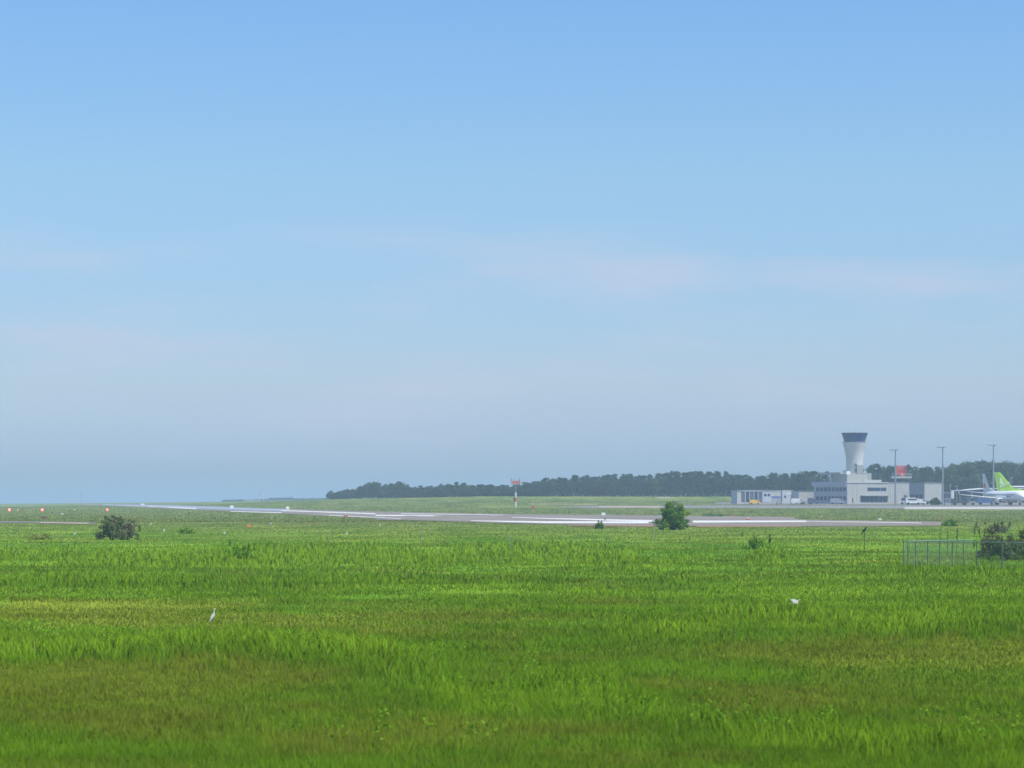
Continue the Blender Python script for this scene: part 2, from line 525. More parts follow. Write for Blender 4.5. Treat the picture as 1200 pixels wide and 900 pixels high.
RW_NEAR = [(96, 592.0), (150, 593.6), (200, 596.4), (300, 600.6), (400, 605.6), (480, 609.8), (600, 613.6), (700, 616.0), (850, 617.2), (1000, 617.3), (1103, 616.2)]
RW_FAR = [(96, 591.2), (150, 590.9), (200, 591.6), (300, 595.4), (400, 598.6), (500, 600.9), (600, 602.6), (700, 603.6), (800, 604.6), (930, 606.0), (935, 609.3), (1103, 611.5)]
rw = strip('runway', RW_NEAR, RW_FAR, ASPH, 0.07, 'long grey asphalt runway with worn white markings running to the left horizon')
for (n_, f_, m_) in (
        ([(440, 605.0), (520, 605.4)], [(440, 603.6), (520, 604.4)], PAINT),
        ([(552, 611.0), (640, 613.6), (760, 613.9)], [(552, 610.4), (640, 611.4), (760, 611.6)], PAINT),
        ([(600, 607.0), (700, 610.4), (770, 612.0)], [(600, 606.5), (700, 608.8), (770, 610.2)], PAINT),
        ([(575, 604.2), (628, 604.5)], [(575, 603.4), (628, 603.7)], PAINT),
        ([(812, 613.0), (945, 612.3)], [(812, 610.6), (945, 610.6)], PAINT),
        ([(945, 611.6), (1080, 613.8)], [(945, 611.1), (1080, 613.1)], PAINT),
        ([(270, 600.0), (330, 601.6)], [(270, 599.3), (330, 600.8)], PAINT),
        ([(330, 599.0), (440, 603.0)], [(330, 598.0), (440, 601.8)], PAINT),
        ([(386, 604.6), (470, 608.4)], [(386, 604.0), (470, 607.9)], PAINT),
        ([(150, 592.6), (230, 596.8)], [(150, 592.2), (230, 595.6)], PAINT),
        ([(470, 602.6), (700, 605.6)], [(470, 602.0), (700, 605.1)], PAINT),
        ([(440, 609.6), (470, 610.0)], [(440, 608.0), (470, 609.2)], TAXI)):
    strip('painted_marking', n_, f_, m_, 0.10, parent=rw, step=20, rows=3)
strip('mirage_patch', [(120, 592.0), (200, 595.0), (335, 599.6)], [(120, 591.2), (200, 592.4), (335, 597.0)], MIRAGE, 0.085, parent=rw, rows=4)  # sheet coloured as the bluish reflection far down the runway
strip('verge_soil', [(816, 618.0), (860, 617.8), (940, 617.9)], [(816, 617.1), (860, 616.8), (940, 617.3)], SOIL, 0.09, 'orange soil strip along the near edge of the runway', rows=3)
strip('verge_soil_patch', [(665, 616.9), (765, 617.8)], [(665, 616.2), (765, 616.8)], SOIL, 0.09, 'brown soil beside the runway left of the round bush', rows=3)
strip('taxiway', [(655, 595.0), (700, 595.6), (800, 595.3), (1210, 596.4)], [(655, 594.4), (700, 592.9), (800, 592.6), (1210, 592.6)], TAXI, 0.06, 'grey taxiway crossing in front of the airport buildings')
strip('taxiway_verge', [(702, 594.9), (773, 595.2)], [(702, 593.8), (773, 594.0)], SAND, 0.10, 'pale sandy verge on the taxiway edge', rows=3)
strip('apron', [(1060, 596.9), (1215, 597.4)], [(1060, 594.2), (1215, 594.2)], CONC, 0.10, 'bright pale concrete apron in front of the parked airliners', rows=4)
strip('parking_apron', [(838, 591.3), (862, 591.4), (1215, 592.5)], [(838, 589.0), (862, 588.9), (1215, 589.6)], TAXI, 0.09, 'grey parking apron around the buildings and airliners', rows=6)
strip('service_road', [(-40, 612.6), (60, 613.0), (112, 614.0)], [(-40, 611.2), (60, 611.7), (112, 613.0)], TAXI, 0.09, 'narrow grey service road at the left behind the field', rows=3)
strip('road_verge', [(46, 613.8), (104, 614.6)], [(46, 612.9), (104, 613.6)], SAND, 0.12, 'sandy verge of the service road', rows=3)
strip('sand_patch', [(620, 591.2), (700, 591.6)], [(620, 590.5), (700, 590.8)], SAND, 0.08, 'faint sandy track in the far grass right of the striped mast', rows=3)
strip('far_track', [(770, 583.8), (790, 583.8)], [(770, 583.0), (790, 583.1)], CONC, 0.12, 'short pale track in front of the dark wood', rows=2)

# ------------------------------------------------------------------ haze (box of even air; the sky stays outside)
HM = bpy.data.materials.new('air')
HM.use_nodes = True
_n = HM.node_tree.nodes; _l = HM.node_tree.links
_n.remove(_n['Principled BSDF'])
pv = _n.new('ShaderNodeVolumePrincipled')
pv.inputs['Color'].default_value = (0.52, 0.69, 0.93, 1)
pv.inputs['Density'].default_value = 0.00028
pv.inputs['Anisotropy'].default_value = 0.0
_l.new(pv.outputs[0], _n['Material Output'].inputs['Volume'])
hz = MB().quadbox((-18000, -18000, -3.2), (18000, 18000, 46)).build('haze', HM)
tag(hz, 'thin summer haze over the airfield', kind='stuff')

# ------------------------------------------------------------------ control tower and airport buildings
A_ROT = R(40)


class Block:
    """frame of a building: origin at its near corner, +x along the sunlit front, +y along the shaded left side"""

    def __init__(s, name, px, d, label, cat='building', rot=A_ROT, group=None):
        s.px, s.d = px, d
        s.X, s.Y, s.z = atd(px, d)
        s.rot = rot
        s.root = empty(name, (s.X, s.Y, s.z), rot, label, cat, group)

    def rx(s, px):                                   # pixel -> distance along the front
        t = (px - 600) / FPX; c, q = math.cos(s.rot), math.sin(s.rot)
        return (t * s.Y - s.X) / (c - q * t)

    def ly(s, px):                                   # pixel -> distance along the left side
        t = (px - 600) / FPX; c, q = math.cos(s.rot), math.sin(s.rot)
        return (t * s.Y - s.X) / (-q - c * t)

    def h(s, row):
        return zrow(row, s.d) - s.z

    def front(s, name, m, p0, p1, r0, r1, out=0.0, deep=0.12, parent=None):   # panel on the front face
        a, b = s.rx(p0), s.rx(p1)
        mb = MB().quadbox((min(a, b), -out, s.h(r1)), (max(a, b), -out + deep, s.h(r0)))
        return mb.build(name, m, parent or s.root)

    def side(s, name, m, p0, p1, r0, r1, out=0.0, deep=0.12, parent=None):    # panel on the left face
        a, b = s.ly(p0), s.ly(p1)
        mb = MB().quadbox((-out, min(a, b), s.h(r1)), (-out + deep, max(a, b), s.h(r0)))
        return mb.build(name, m, parent or s.root)

    def box(s, name, m, a, b, parent=None):
        return MB().quadbox(a, b).build(name, m, parent or s.root)


DUSK = mat('blue_grey_wall', (0.42, 0.45, 0.50), 0.8, var=0.05)  # blue-grey walls; on left sides the tone stands for shade
LIGHTW = mat('light_wall', (0.40, 0.41, 0.385), 0.85, var=0.05, scale=0.3)
ROOF = mat('flat_roof', (0.25, 0.27, 0.29), 0.9)

# main block: two storeys, window rows on the shaded left side, blank pale front with one window band
T = Block('operations_building', 993, 1015, 'pale two storey airport building below the control tower with rows of dark windows')
LL, LR = T.ly(954), T.rx(1041)
top = T.h(564.8)
T.box('wall', LIGHTW, (0, 0, -1.5), (LR, LL, top - .35))
T.box('side_shade_skin', DUSK, (-0.05, 0.0, -1.4), (0.0, LL + .04, top - .5))  # thin skin with the blue of the shaded side in its colour
T.box('roof_slab', PALER, (-.7, -.25, top - .35), (LR + .2, LL + 1.2, top))
T.side('eaves_band', DUSK, 952.5, 992.6, 564.6, 569.5, out=.75, deep=.7)
for k in range(8):
    p = 956.6 + k * 4.5
    for r0, r1 in ((571.2, 575.6), (581.6, 586.2)):
        w = T.side('window', GLASS, p, p + 3.5, r0, r1, out=.09, deep=.06)
T.side('sill_band', PALER, 955, 992.6, 576.2, 576.9, out=.14, deep=.10)
T.side('string_course', PALER, 955, 992.6, 580.0, 580.6, out=.14, deep=.10)
for a, b in ((1016.5, 1024), (1024.4, 1031.5), (1032, 1038.5)):
    T.front('window', GLASS, a, b, 571.2, 575.2, out=.08, deep=.06)
for k in range(6):
    T.front('window', GLASS, 1009 + k * 5.2, 1013.6 + k * 5.2, 581.4, 588.6, out=.08, deep=.06)
T.front('entrance_canopy', GREYP, 1008, 1041, 580.4, 581.2, out=1.2, deep=1.1)
for p in (999.2, 1003.5):
    T.front('wall_joint', GREYP, p, p + .5, 566.5, 587, out=.04, deep=.03)
T.front('service_door', DARKG, 998.4, 1000, 584, 589.2, out=.07, deep=.05)
# roof terrace canopy and roof blocks
x0 = T.rx(994); x1 = T.rx(1018)
T.box('upper_storey', LIGHTW, (0.3, .4, top), (T.rx(1017), LL * .45, T.h(555.8)))
T.box('parapet', PALER, (T.rx(1012), .2, top + .004), (T.rx(1033.5), 5.0, T.h(562.0)))
T.box('roof_canopy', PALER, (-.4, LL * .18, T.h(555.4)), (5.5, T.ly(959), T.h(553.4)))
T.box('canopy_fascia', GREYP, (-.44, LL * .18, T.h(556.4)), (-.3, T.ly(959.4), T.h(555.5)))
for p in (961, 970, 979, 988):
    y = T.ly(p)
    T.box('canopy_post', PALER, (.3, y, top), (.55, y + .25, T.h(555.6)))
T.box('plant_room', PALER, (.9, T.ly(986), top), (4.6, T.ly(979), T.h(556.9)))
T.box('roof_unit', WHITE, (.6, T.ly(973.4), top), (1.9, T.ly(971), T.h(559.5)))
T.box('roof_unit', GREYP, (.6, T.ly(966), top), (1.9, T.ly(962.5), T.h(561.0)))
T.box('stair_head', WHITE, (.9, 1.2, T.h(555.8) + .004), (3.0, 3.4, T.h(552.0)))

# tower
td = 1040
tx, ty, tz = atd(1001.5, td)
tower = empty('control_tower', (tx, ty, tz), 0, 'tall white airport control tower flaring to a dark glass cab', 'tower')


def th(row):
    return zrow(row, td) - tz


pr = [(3.45, -1.5), (3.45, th(556)), (3.38, th(548)), (3.42, th(540)), (3.6, th(535)), (3.88, th(530)), (4.3, th(525)), (4.7, th(521)), (4.86, th(519)), (4.86, th(518.1))]
MB().lathe(pr, 32).build('shaft', mat('tower_white', (.58,.585,.565), .8, var=.04, scale=.2), tower, smooth=True)
MB().lathe([(5.0, th(518.3)), (5.0, th(517.9))], 32).build('gallery', GREYP, tower)
cab = MB().lathe([(4.1, th(517.9)), (5.15, th(508.0))], 12).build('cab', DARKG, tower)
n = 12
zb, zt, rb_, rt_ = th(517.4), th(508.4), 4.22, 5.24
for k in range(n):
    a0 = 2 * math.pi * (k + .04) / n; a1 = 2 * math.pi * (k + .96) / n
    mb = MB()
    q = []
    for rr_, zz in ((rb_, zb), (rt_, zt)):
        q.append([(rr_ * math.cos(a0), rr_ * math.sin(a0), zz), (rr_ * math.cos(a1), rr_ * math.sin(a1), zz),
                  ((rr_ - .08) * math.cos(a1), (rr_ - .08) * math.sin(a1), zz), ((rr_ - .08) * math.cos(a0), (rr_ - .08) * math.sin(a0), zz)])
    mb.hull8(q[0], q[1]).build('pane', CABG, cab)
MB().lathe([(5.35, th(508.2)), (5.45, th(507.7)), (5.35, th(507.2))], 24).build('roof', DARKG, tower)
MB().tube([(-2, 0, th(507.2)), (-2, 0, th(504.6))], .07, 5).build('antenna', STEEL, tower)
MB().tube([(.4, 0, th(507.2)), (.4, 0, th(503.6))], .09, 5).build('antenna', STEEL, tower)
MB().tube([(2.6, .5, th(507.2)), (2.6, .5, th(505.2))], .07, 5).build('antenna', STEEL, tower)
MB().tube([(4.2, .5, th(507.2)), (4.2, .5, th(505.8))], .05, 5).build('antenna', STEEL, tower)
for k in range(16):
    a = 2 * math.pi * k / 16
    MB().tube([(4.75 * math.cos(a), 4.75 * math.sin(a), th(518)), (4.75 * math.cos(a), 4.75 * math.sin(a), th(516.2))], .04, 4).build('railing_post', STEEL, tower)
# annexe box at the foot of the tower and block right of it
bx0 = atd(1004.4, td - 5)[0] - tx; bx1 = atd(1011.6, td - 5)[0] - tx
MB().quadbox((bx0, -5.2, -1.4), (bx1, -2.6, th(545))).build('stair_shaft', LIGHTW, tower)
MB().quadbox((bx1 - .01, -5.6, -1.4), (atd(1019, td)[0] - tx, -1.6, th(554.6))).build('annexe', LIGHTW, tower)
MB().quadbox((bx0 - 3.4, -5.0, -1.4), (bx0 - .004, -2.4, th(553.8))).build('annexe', LIGHTW, tower)
for k in range(5):
    MB().quadbox((-.4, -3.66, th(551 - k * 6)), (.4, -3.3, th(549.6 - k * 6))).build('window', GLASS, tower) if k < 2 else None

# low garage at the left
G = Block('fire_station', 864, 1020, 'low fire station at the left end of the airport buildings with dark garage bays')
gt_ = G.h(574.2)
gl, gr = G.ly(857), G.rx(904)
G.box('wall', LIGHTW, (0, 0, -1.5), (gr, gl, gt_ - .2))
G.box('side_shade_skin', DUSK, (-.05, 0.002, -1.4), (0, gl, gt_ - .3))  # left wall skin, shade put into its colour
G.box('roof_slab', GREYP, (-.3, -.3, gt_ - .2), (gr + .1, gl + .3, gt_))
for k in range(5):
    p = 868.6 + k * 5.0
    dr = G.front('garage_door', GLASS if k % 2 else DARKG, p, p + 3.9, 576.2, 588.4, out=.06, deep=.05)
    G.front('pillar', PALE if k == 0 else GREYP, p + 3.95, p + 4.95, 575.2, 589.3, out=.22, deep=.2)
G.front('bay_lintel', GREYP, 868, 894, 574.5, 576.0, out=.25, deep=.22)
G.front('office_wall', DUSK, 894, 903.8, 576.2, 588.8, out=.1, deep=.08)
for k in range(2):
    G.front('window', GLASS, 895.2 + k * 4.2, 898.2 + k * 4.2, 578.5, 581.5, out=.16, deep=.05)

S = Block('equipment_store', 903.2, 1042, 'long low pale store between the fire station and the two storey building')
st_ = S.h(574.4)
S.box('wall', LIGHTW, (0, 0, -2.0), (S.rx(929), 12, st_ - .15))
S.box('roof_slab', PALER, (-.2, -.2, st_ - .15), (S.rx(929) + .1, 12.2, st_))
S.front('blue_dado', BLUEB, 904, 915, 581.5, 583.8, out=.06, deep=.05)
S.front('lower_wall', GREYP, 904, 915, 583.9, 589.6, out=.06, deep=.05)
S.front('blue_grey_annexe', DUSK, 915.5, 928.6, 575.2, 589.5, out=.6, deep=.58)
S.front('sign_board', WHITE, 920.6, 927, 577.9, 579.3, out=.7, deep=.08)
S.front('window', GLASS, 917.5, 920, 580.8, 583, out=.68, deep=.06)
S2 = Block('hangar_shed', 936.2, 1046, 'small pale windowless shed touching the left of the two storey building')
s2 = S2.h(575.2)
S2.box('wall', LIGHTW, (0, 0, -2.0), (S2.rx(960), 9, s2 - .15))
S2.box('roof_slab', GREYP, (-.2, -.2, s2 - .15), (S2.rx(960) + .1, 9.2, s2))
for k in range(7):
    S2.front('wall_rib', PALE, 938.0 + k * 2.6, 938.5 + k * 2.6, 576.2, 589.6, out=.05, deep=.04)
S2.side('side_shade_skin', DUSK, 929.5, 936.1, 576, 589.8, out=.06, deep=.05)  # left side skin in the same shade tone

# cargo blocks right of the main block (two sunlit fronts with a shaded return between them)
K = Block('cargo_building', 1041.2, 1031, 'pale ribbed cargo building right of the two storey building, behind the first light mast')
kt = K.h(565.0)
K.box('wall', LIGHTW, (0, 0, -2), (K.rx(1066), 16, kt - .2))
K.box('roof_slab', ROOF, (-.2, -.2, kt - .2), (K.rx(1066) + .1, 16.2, kt))
for k in range(8):
    K.front('wall_rib', PALE, 1043.2 + k * 2.9, 1043.7 + k * 2.9, 566.2, 589, out=.06, deep=.05)
K.front('loading_door', DARKG, 1059, 1063, 579.6, 590, out=.09, deep=.05)
K2 = Block('freight_shed', 1083.5, 1012, 'pale freight shed with a side wall toned grey for shade, left of the second light mast')
kt = K2.h(565.3)
K2.box('wall', LIGHTW, (0, 0, -2), (K2.rx(1105), K2.ly(1065.5), kt - .2))
K2.box('side_shade_skin', GREYP, (-.05, .002, -1.8), (0, K2.ly(1065.5), kt - .25))  # greyer skin, shade of the left wall put into its colour
K2.box('roof_slab', ROOF, (-.2, -.2, kt - .2), (K2.rx(1105) + .1, K2.ly(1065.5) + .2, kt))
for k in range(7):
    K2.front('wall_rib', PALE, 1085.6 + k * 2.9, 1086.1 + k * 2.9, 566.4, 589, out=.05, deep=.04)
for k in range(3):
    K2.side('shutter', DARKG, 1067 + k * 5.2, 1071 + k * 5.2, 579.5, 590, out=.11, deep=.05)

# passenger terminal seen between the aircraft and the wood
P = Block('passenger_terminal', 1123.5, 1050, 'dark blue glazed terminal building with a thin white sloping roof behind the airliners', rot=R(12))
ln = P.rx(1290)
P.box('wall', DARKG, (0, 0, -2.5), (ln, 8, P.h(575.8)))
P.box('blue_fascia', BLUEB, (-.2, -.3, P.h(575.6)), (ln, -.004, P.h(573.8)))
k = 0
while 1.2 + k * 5.0 < ln - 4:
    P.box('window', GLASS, (1.2 + k * 5.0, -.12, P.h(586)), (5.2 + k * 5.0, -.006, P.h(577.2)))
    P.box('column', PALE, (5.35 + k * 5.0, -.5, P.h(590)), (5.75 + k * 5.0, -.13, P.h(575.8)))
    k += 1
MB().hull8([(-.6, -1.2, P.h(575.4)), (12, -1.2, P.h(572.8)), (12, 8, P.h(572.8)), (-.6, 8, P.h(575.4))],
           [(-.6, -1.2, P.h(574.7)), (12, -1.2, P.h(571.9)), (12, 8, P.h(571.9)), (-.6, 8, P.h(574.7))]).build('sloping_roof', WHITE, P.root)
P.box('roof_slab', WHITE, (12.01, -1.2, P.h(572.8)), (ln, 8, P.h(571.9)))
P.box('upper_glazing', BLUEB, (P.rx(1190), 3, P.h(571.9) + .004), (ln, 7, P.h(570.6)))
P.box('upper_roof', WHITE, (P.rx(1189), 2, P.h(570.6)), (ln + .5, 7.6, P.h(569.2)))

N = Block('link_building', 1104.5, 1052, 'low dark annexe in the gap between the freight shed and the blue terminal', rot=R(12))
ln2 = N.rx(1121.5)
N.box('wall', mat('blue_grey_dark', (.10, .13, .19)), (0, 0, -2.5), (ln2, 6, N.h(577.5)))
N.box('roof_slab', GREYP, (-.2, -.3, N.h(577.5)), (ln2 + .1, 6.2, N.h(576.8)))
for k in range(3):
    N.box('window', GLASS, (.6 + k * 1.9, -.1, N.h(583.5)), (2.0 + k * 1.9, -.004, N.h(579.5)))
# radar: red aerial on a platform frame
rd = 1050
rx_, ry_, rz_ = atd(1056, rd)
radar = empty('radar_tower', (rx_, ry_, rz_), 0, 'red surface radar aerial on a white platform above the pale cargo building', 'radar')


def rh(row):
    return zrow(row, rd) - rz_


MB().quadbox((-4, -2.4, rh(560.6)), (4, 2.4, rh(558.2))).build('platform', PALER, radar)
for sx in (-3.4, 0, 3.4):
    for sy in (-2, 2):
        MB().tube([(sx, sy, -1.5), (sx, sy, rh(560.6))], .2, 6).build('leg', DARKG, radar)
mbx = MB()
for k in range(9):
    mbx.tube([(-3.9 + k * .975, -2.3, rh(558.2)), (-3.9 + k * .975, -2.3, rh(555.6))], .05, 4)
mbx.tube([(-3.9, -2.3, rh(555.6)), (3.9, -2.3, rh(555.6))], .06, 4)
mbx.build('railing', WHITE, radar)
MB().tube([(.2, 0, rh(558.2)), (.2, 0, rh(554.0))], [.9, .55], 10).build('pedestal', RED, radar)
mbx = MB()                                           # curved reflector with a rim, built as thick slats
for i in range(8):
    za = rh(555.0) + (rh(545.4) - rh(555.0)) * i / 8
    zb2 = za + (rh(545.4) - rh(555.0)) / 8 * .72
    wdt = 2.55 - .5 * abs(i - 4.5) * .12
    for j in range(8):
        a0 = -1 + 2 * j / 8; a1 = -1 + 2 * (j + 1) / 8
        y0 = -.2 - .9 * a0 * a0; y1 = -.2 - .9 * a1 * a1
        mbx.hull8([(a0 * wdt, y0, za), (a1 * wdt, y1, za), (a1 * wdt, y1 + .15, za), (a0 * wdt, y0 + .15, za)],
                  [(a0 * wdt, y0, zb2), (a1 * wdt, y1, zb2), (a1 * wdt, y1 + .15, zb2), (a0 * wdt, y0 + .15, zb2)])
for sx in (-1.7, 0, 1.7):
    mbx.quadbox((sx - .1, .05, rh(555)), (sx + .1, .25, rh(545.4)))
mbx.build('reflector', RED, radar)
MB().tube([(0, -.2, rh(554.6)), (0, -2.1, rh(552.5)), (0, -2.2, rh(551))], [.12, .1, .2], 6).build('feed_horn', RED, radar)


def light_mast(px, d, toprow, label):
    X, Y, z = atd(px, d)
    h = zrow(toprow, d) - z
    t = empty('light_mast', (X, Y, z), 0, label, 'light mast', 'tall apron light masts')
    MB().tube([(0, 0, -.8), (0, 0, .6), (0, 0, h - .3)], [.55, .42, .2], 10).build('pole', STEEL, t)
    MB().quadbox((-1.9, -.12, h - .5), (1.1, .12, h - .2)).build('crossbar', STEEL, t)
    for sx in (-2.0, -1.1, .7):
        f = MB().hull8([(sx - .4, -.7, h - .35), (sx + .4, -.7, h - .35), (sx + .4, .2, h - .15), (sx - .4, .2, h - .15)],
                       [(sx - .4, -.6, h + .1), (sx + .4, -.6, h + .1), (sx + .4, .25, h + .3), (sx - .4, .25, h + .3)]).build('floodlight', GREYP, t)
        MB().quadbox((sx - .32, -.74, h - .28), (sx + .32, -.705, h + .02)).build('lens', WHITE, f)
    for k in range(3):
        MB().tube([(.25, -.3, 2 + k * 6), (.25, -.3, 4 + k * 6)], .04, 4).build('ladder_rail', STEEL, t)
    MB().quadbox((-.35, -.7, .1), (.35, -.45, 1.3)).build('control_box', GREYP, t)
    return t


light_mast(1049.3, 985, 526.3, 'tall grey apron light mast in front of the red radar, leftmost and shortest of three')
light_mast(1104.8, 985, 523.2, 'tall grey apron light mast at the right corner of the freight shed')
light_mast(1164.2, 965, 520.6, 'tall grey apron light mast rising just left of the green aircraft tail')
for px_, d_, tr, bl in ((1113.6, 990, 568.5, 'thin grey pole on the left beside the blue terminal'), (1121, 975, 570, 'thin pale pole above the wing tip of the airliner'), (1185.5, 1000, 560, 'thin grey pole behind the green aircraft tail')):
    X, Y, z = atd(px_, d_)
    t = empty('apron_pole', (X, Y, z), 0, bl, 'pole')
    hh = zrow(tr, d_) - z
    MB().tube([(0, 0, -.5), (0, 0, hh)], [.16, .1], 8).build('pole', STEEL, t)
    MB().tube([(-.5, 0, hh), (.5, 0, hh + .1)], .12, 6).build('lamp_head', PALE, t)

# blast screen / passenger steps standing left of the wing tip
X, Y, z = atd(1117, 962)
t = empty('white_screen', (X, Y, z), 0, 'narrow upright white panel on a low frame left of the airliner wing tip', 'panel')
MB().quadbox((-.75, -.2, zrow(584.2, 962) - z), (.35, .2, zrow(575.4, 962) - z)).build('panel', WHITE, t)
MB().quadbox((-.6, -.4, -.5), (-.4, .4, zrow(584.2, 962) - z)).build('leg', DARKG, t)
MB().quadbox((.1, -.4, -.5), (.3, .4, zrow(584.2, 962) - z)).build('leg', DARKG, t)
MB().quadbox((-3.4, -.35, zrow(584.9, 962) - z), (-.76, .35, zrow(584.1, 962) - z)).build('ramp', PALE, t)
MB().quadbox((-3.3, -.3, -.5), (-3.1, .3, zrow(584.9, 962) - z)).build('leg', DARKG, t)

# ------------------------------------------------------------------ airliners


def loft(st, n=20):
    mb = MB()
    for x, r, zc in st:
        for j in range(n):
            a = 2 * math.pi * j / n
            mb.v.append((x, r * math.cos(a), zc + r * math.sin(a)))
    for i in range(len(st) - 1):
        for j in range(n):
            a, b = i * n + j, i * n + (j + 1) % n
            mb.f.append((a, a + n, b + n, b))
    mb.f.append(tuple(range(n))); mb.f.append(tuple((len(st) - 1) * n + j for j in reversed(range(n))))
    return mb


def panel(p, q, th0, th1, axis):
    """tapered aerofoil slab between chord p=(le, te) at the root and q at the tip; axis = thickness direction"""
    t = Vector(axis)
    mb = MB()
    rows = []
    for (a, b), th_ in ((p, th0), (q, th1)):
        a = Vector(a); b = Vector(b)
        pts = [a, a.lerp(b, .12) + t * th_ * .8, a.lerp(b, .38) + t * th_, a.lerp(b, .8) + t * th_ * .4, b, a.lerp(b, .8) - t * th_ * .4, a.lerp(b, .38) - t * th_, a.lerp(b, .12) - t * th_ * .8]
        rows.append([tuple(v) for v in pts])
    mb.v = rows[0] + rows[1]
    m = 8
    mb.f = [(j, (j + 1) % m, (j + 1) % m + m, j + m) for j in range(m)] + [tuple(reversed(range(m))), tuple(range(m, 2 * m))]
    return mb


def airliner(px_tail, d_tail, yaw, fin_m, fin_wide, label, marks, group='parked airliners', sc_=1.0):
    X, Y, z = atd(px_tail, d_tail)
    z += .12
    fx, fy = math.cos(yaw), math.sin(yaw)
    L = 37.5
    t = empty('airliner', (X + fx * L * sc_, Y + fy * L * sc_, z), yaw, label, 'airliner', group)
    t.scale = (sc_,) * 3
    st = [(0, .08, 2.9), (-.4, .62, 2.92), (-1.2, 1.15, 3.02), (-2.4, 1.6, 3.2), (-4, 1.88, 3.36), (-6, 1.97, 3.42), (-14, 1.97, 3.42), (-24, 1.97, 3.42), (-28, 1.82, 3.56),
          (-31, 1.45, 3.85), (-34, .95, 4.25), (-36.5, .5, 4.6), (-37.5, .22, 4.75)]
    fus = loft(st, 24).build('fuselage', AWHITE, t, smooth=True)
    MB().hull8([(-12, -1.6, 1.35), (-24, -1.6, 1.35), (-24, 1.6, 1.35), (-12, 1.6, 1.35)], [(-11, -1.9, 2.3), (-25.5, -1.9, 2.3), (-25.5, 1.9, 2.3), (-11, 1.9, 2.3)]).build('belly_fairing', AGREY, t)
    for s in (-1, 1):
        for k in range(3):
            a = .2 + k * .34
            MB().hull8([(-1.75 - .2 * k, s * (a * 1.2), 3.85), (-1.75 - .22 * k - .1, s * (a + .3) * 1.2, 3.85), (-2.2 - .25 * k, s * (a + .3) * 1.2, 3.86), (-2.2 - .2 * k, s * a * 1.2, 3.86)],
                       [(-2.3 - .2 * k, s * a * 1.1, 4.42), (-2.4 - .25 * k, s * (a + .3) * 1.1, 4.38), (-2.7 - .25 * k, s * (a + .3) * 1.0, 4.3), (-2.7 - .2 * k, s * a * 1.0, 4.42)]).build('cockpit_window', GLASS, t)
        wm = MB()
        for k in range(40):
            x = -6.2 - k * .6
            wm.quadbox((x - .16, s * 1.90 if s > 0 else -1.975, 3.72), (x + .12, s * 1.975 if s > 0 else -1.90, 4.08))
        tag(wm.build('cabin_window', GLASS, t), kind='stuff')
        MB().quadbox((-5.2, s * 1.93 - .05, 2.9), (-4.3, s * 1.93 + .05, 4.6)).build('door', AGREY, t)
        # wing, winglet, engine, stabiliser
        w = panel(((-13.6, s * 1.6, 2.35), (-21.2, s * 1.6, 2.2)), ((-20.6, s * 17.0, 4.05), (-22.4, s * 17.0, 4.05)), .42, .1, (0, 0, 1)).build('wing', AWHITE, t)
        panel(((-20.8, s * 17.0, 4.0), (-22.5, s * 17.0, 4.0)), ((-22.3, s * 17.5, 6.3), (-23.0, s * 17.5, 6.3)), .09, .05, (0, 1, 0)).build('winglet', AWHITE, w)
        e = loft([(-10.6, .98, 1.72), (-10.9, 1.08, 1.72), (-12.2, 1.12, 1.72), (-13.8, .95, 1.75), (-14.7, .62, 1.8)], 18)
        e.v = [(a, b + s * 4.85, c) for a, b, c in e.v]
        e = e.build('engine', AWHITE, t, smooth=True)
        MB().tube([(-10.59, s * 4.85, 1.72), (-10.53, s * 4.85, 1.72)], .84, 18).build('intake', RUBBER, e)
        MB().tube([(-10.53, s * 4.85, 1.72), (-10.3, s * 4.85, 1.72)], [.28, .03], 10).build('spinner', ALOY, e)
        MB().hull8([(-11.2, s * 4.85 - .12, 2.6), (-14.4, s * 4.85 - .12, 2.3), (-14.4, s * 4.85 + .12, 2.3), (-11.2, s * 4.85 + .12, 2.6)],
                   [(-13.4, s * 4.85 - .12, 2.95), (-16, s * 4.85 - .12, 2.8), (-16, s * 4.85 + .12, 2.8), (-13.4, s * 4.85 + .12, 2.95)]).build('pylon', AGREY, e)
        panel(((-33.2, s * .7, 4.7), (-36.6, s * .5, 4.7)), ((-36.0, s * 7.1, 5.3), (-37.6, s * 7.1, 5.3)), .2, .06, (0, 0, 1)).build('tailplane', AWHITE, t)
        g = MB().tube([(-18.4, s * 2.85, .55), (-18.4, s * 2.85, 2.3)], .16, 8).build('main_gear', ALOY, t)
        for o_ in (-.42, .42):
            MB().tube([(-18.4, s * 2.85 + o_ - .18, .56), (-18.4, s * 2.85 + o_ + .18, .56)], .56, 14).build('wheel', RUBBER, g)
    g = MB().tube([(-4.2, 0, .36), (-4.2, 0, 1.9)], .12, 8).build('nose_gear', ALOY, t)
    for o_ in (-.24, .24):
        MB().tube([(-4.2, o_ - .1, .36), (-4.2, o_ + .1, .36)], .36, 12).build('wheel', RUBBER, g)
    MB().quadbox((-4.9, -.5, 1.0), (-3.5, -.45, 1.7)).build('gear_door', AWHITE, t)
    rt, tt = (-29.6, -36.6), (-35.6, -37.9)
    f = panel(((rt[0], 0, 5.1), (rt[1], 0, 5.0)), ((tt[0], 0, 12.4), (tt[1], 0, 12.4)), .28, .12, (0, 1, 0)).build('tail_fin', fin_m, t)
    MB().hull8([(-25.2, -.1, 5.36), (-31.4, -.18, 5.0), (-31.4, .18, 5.0), (-25.2, .1, 5.36)],
               [(-26, -.04, 5.5), (-31, -.1, 6.7), (-31, .1, 6.7), (-26, .04, 5.5)]).build('dorsal_fillet', fin_m if fin_wide else AWHITE, t)
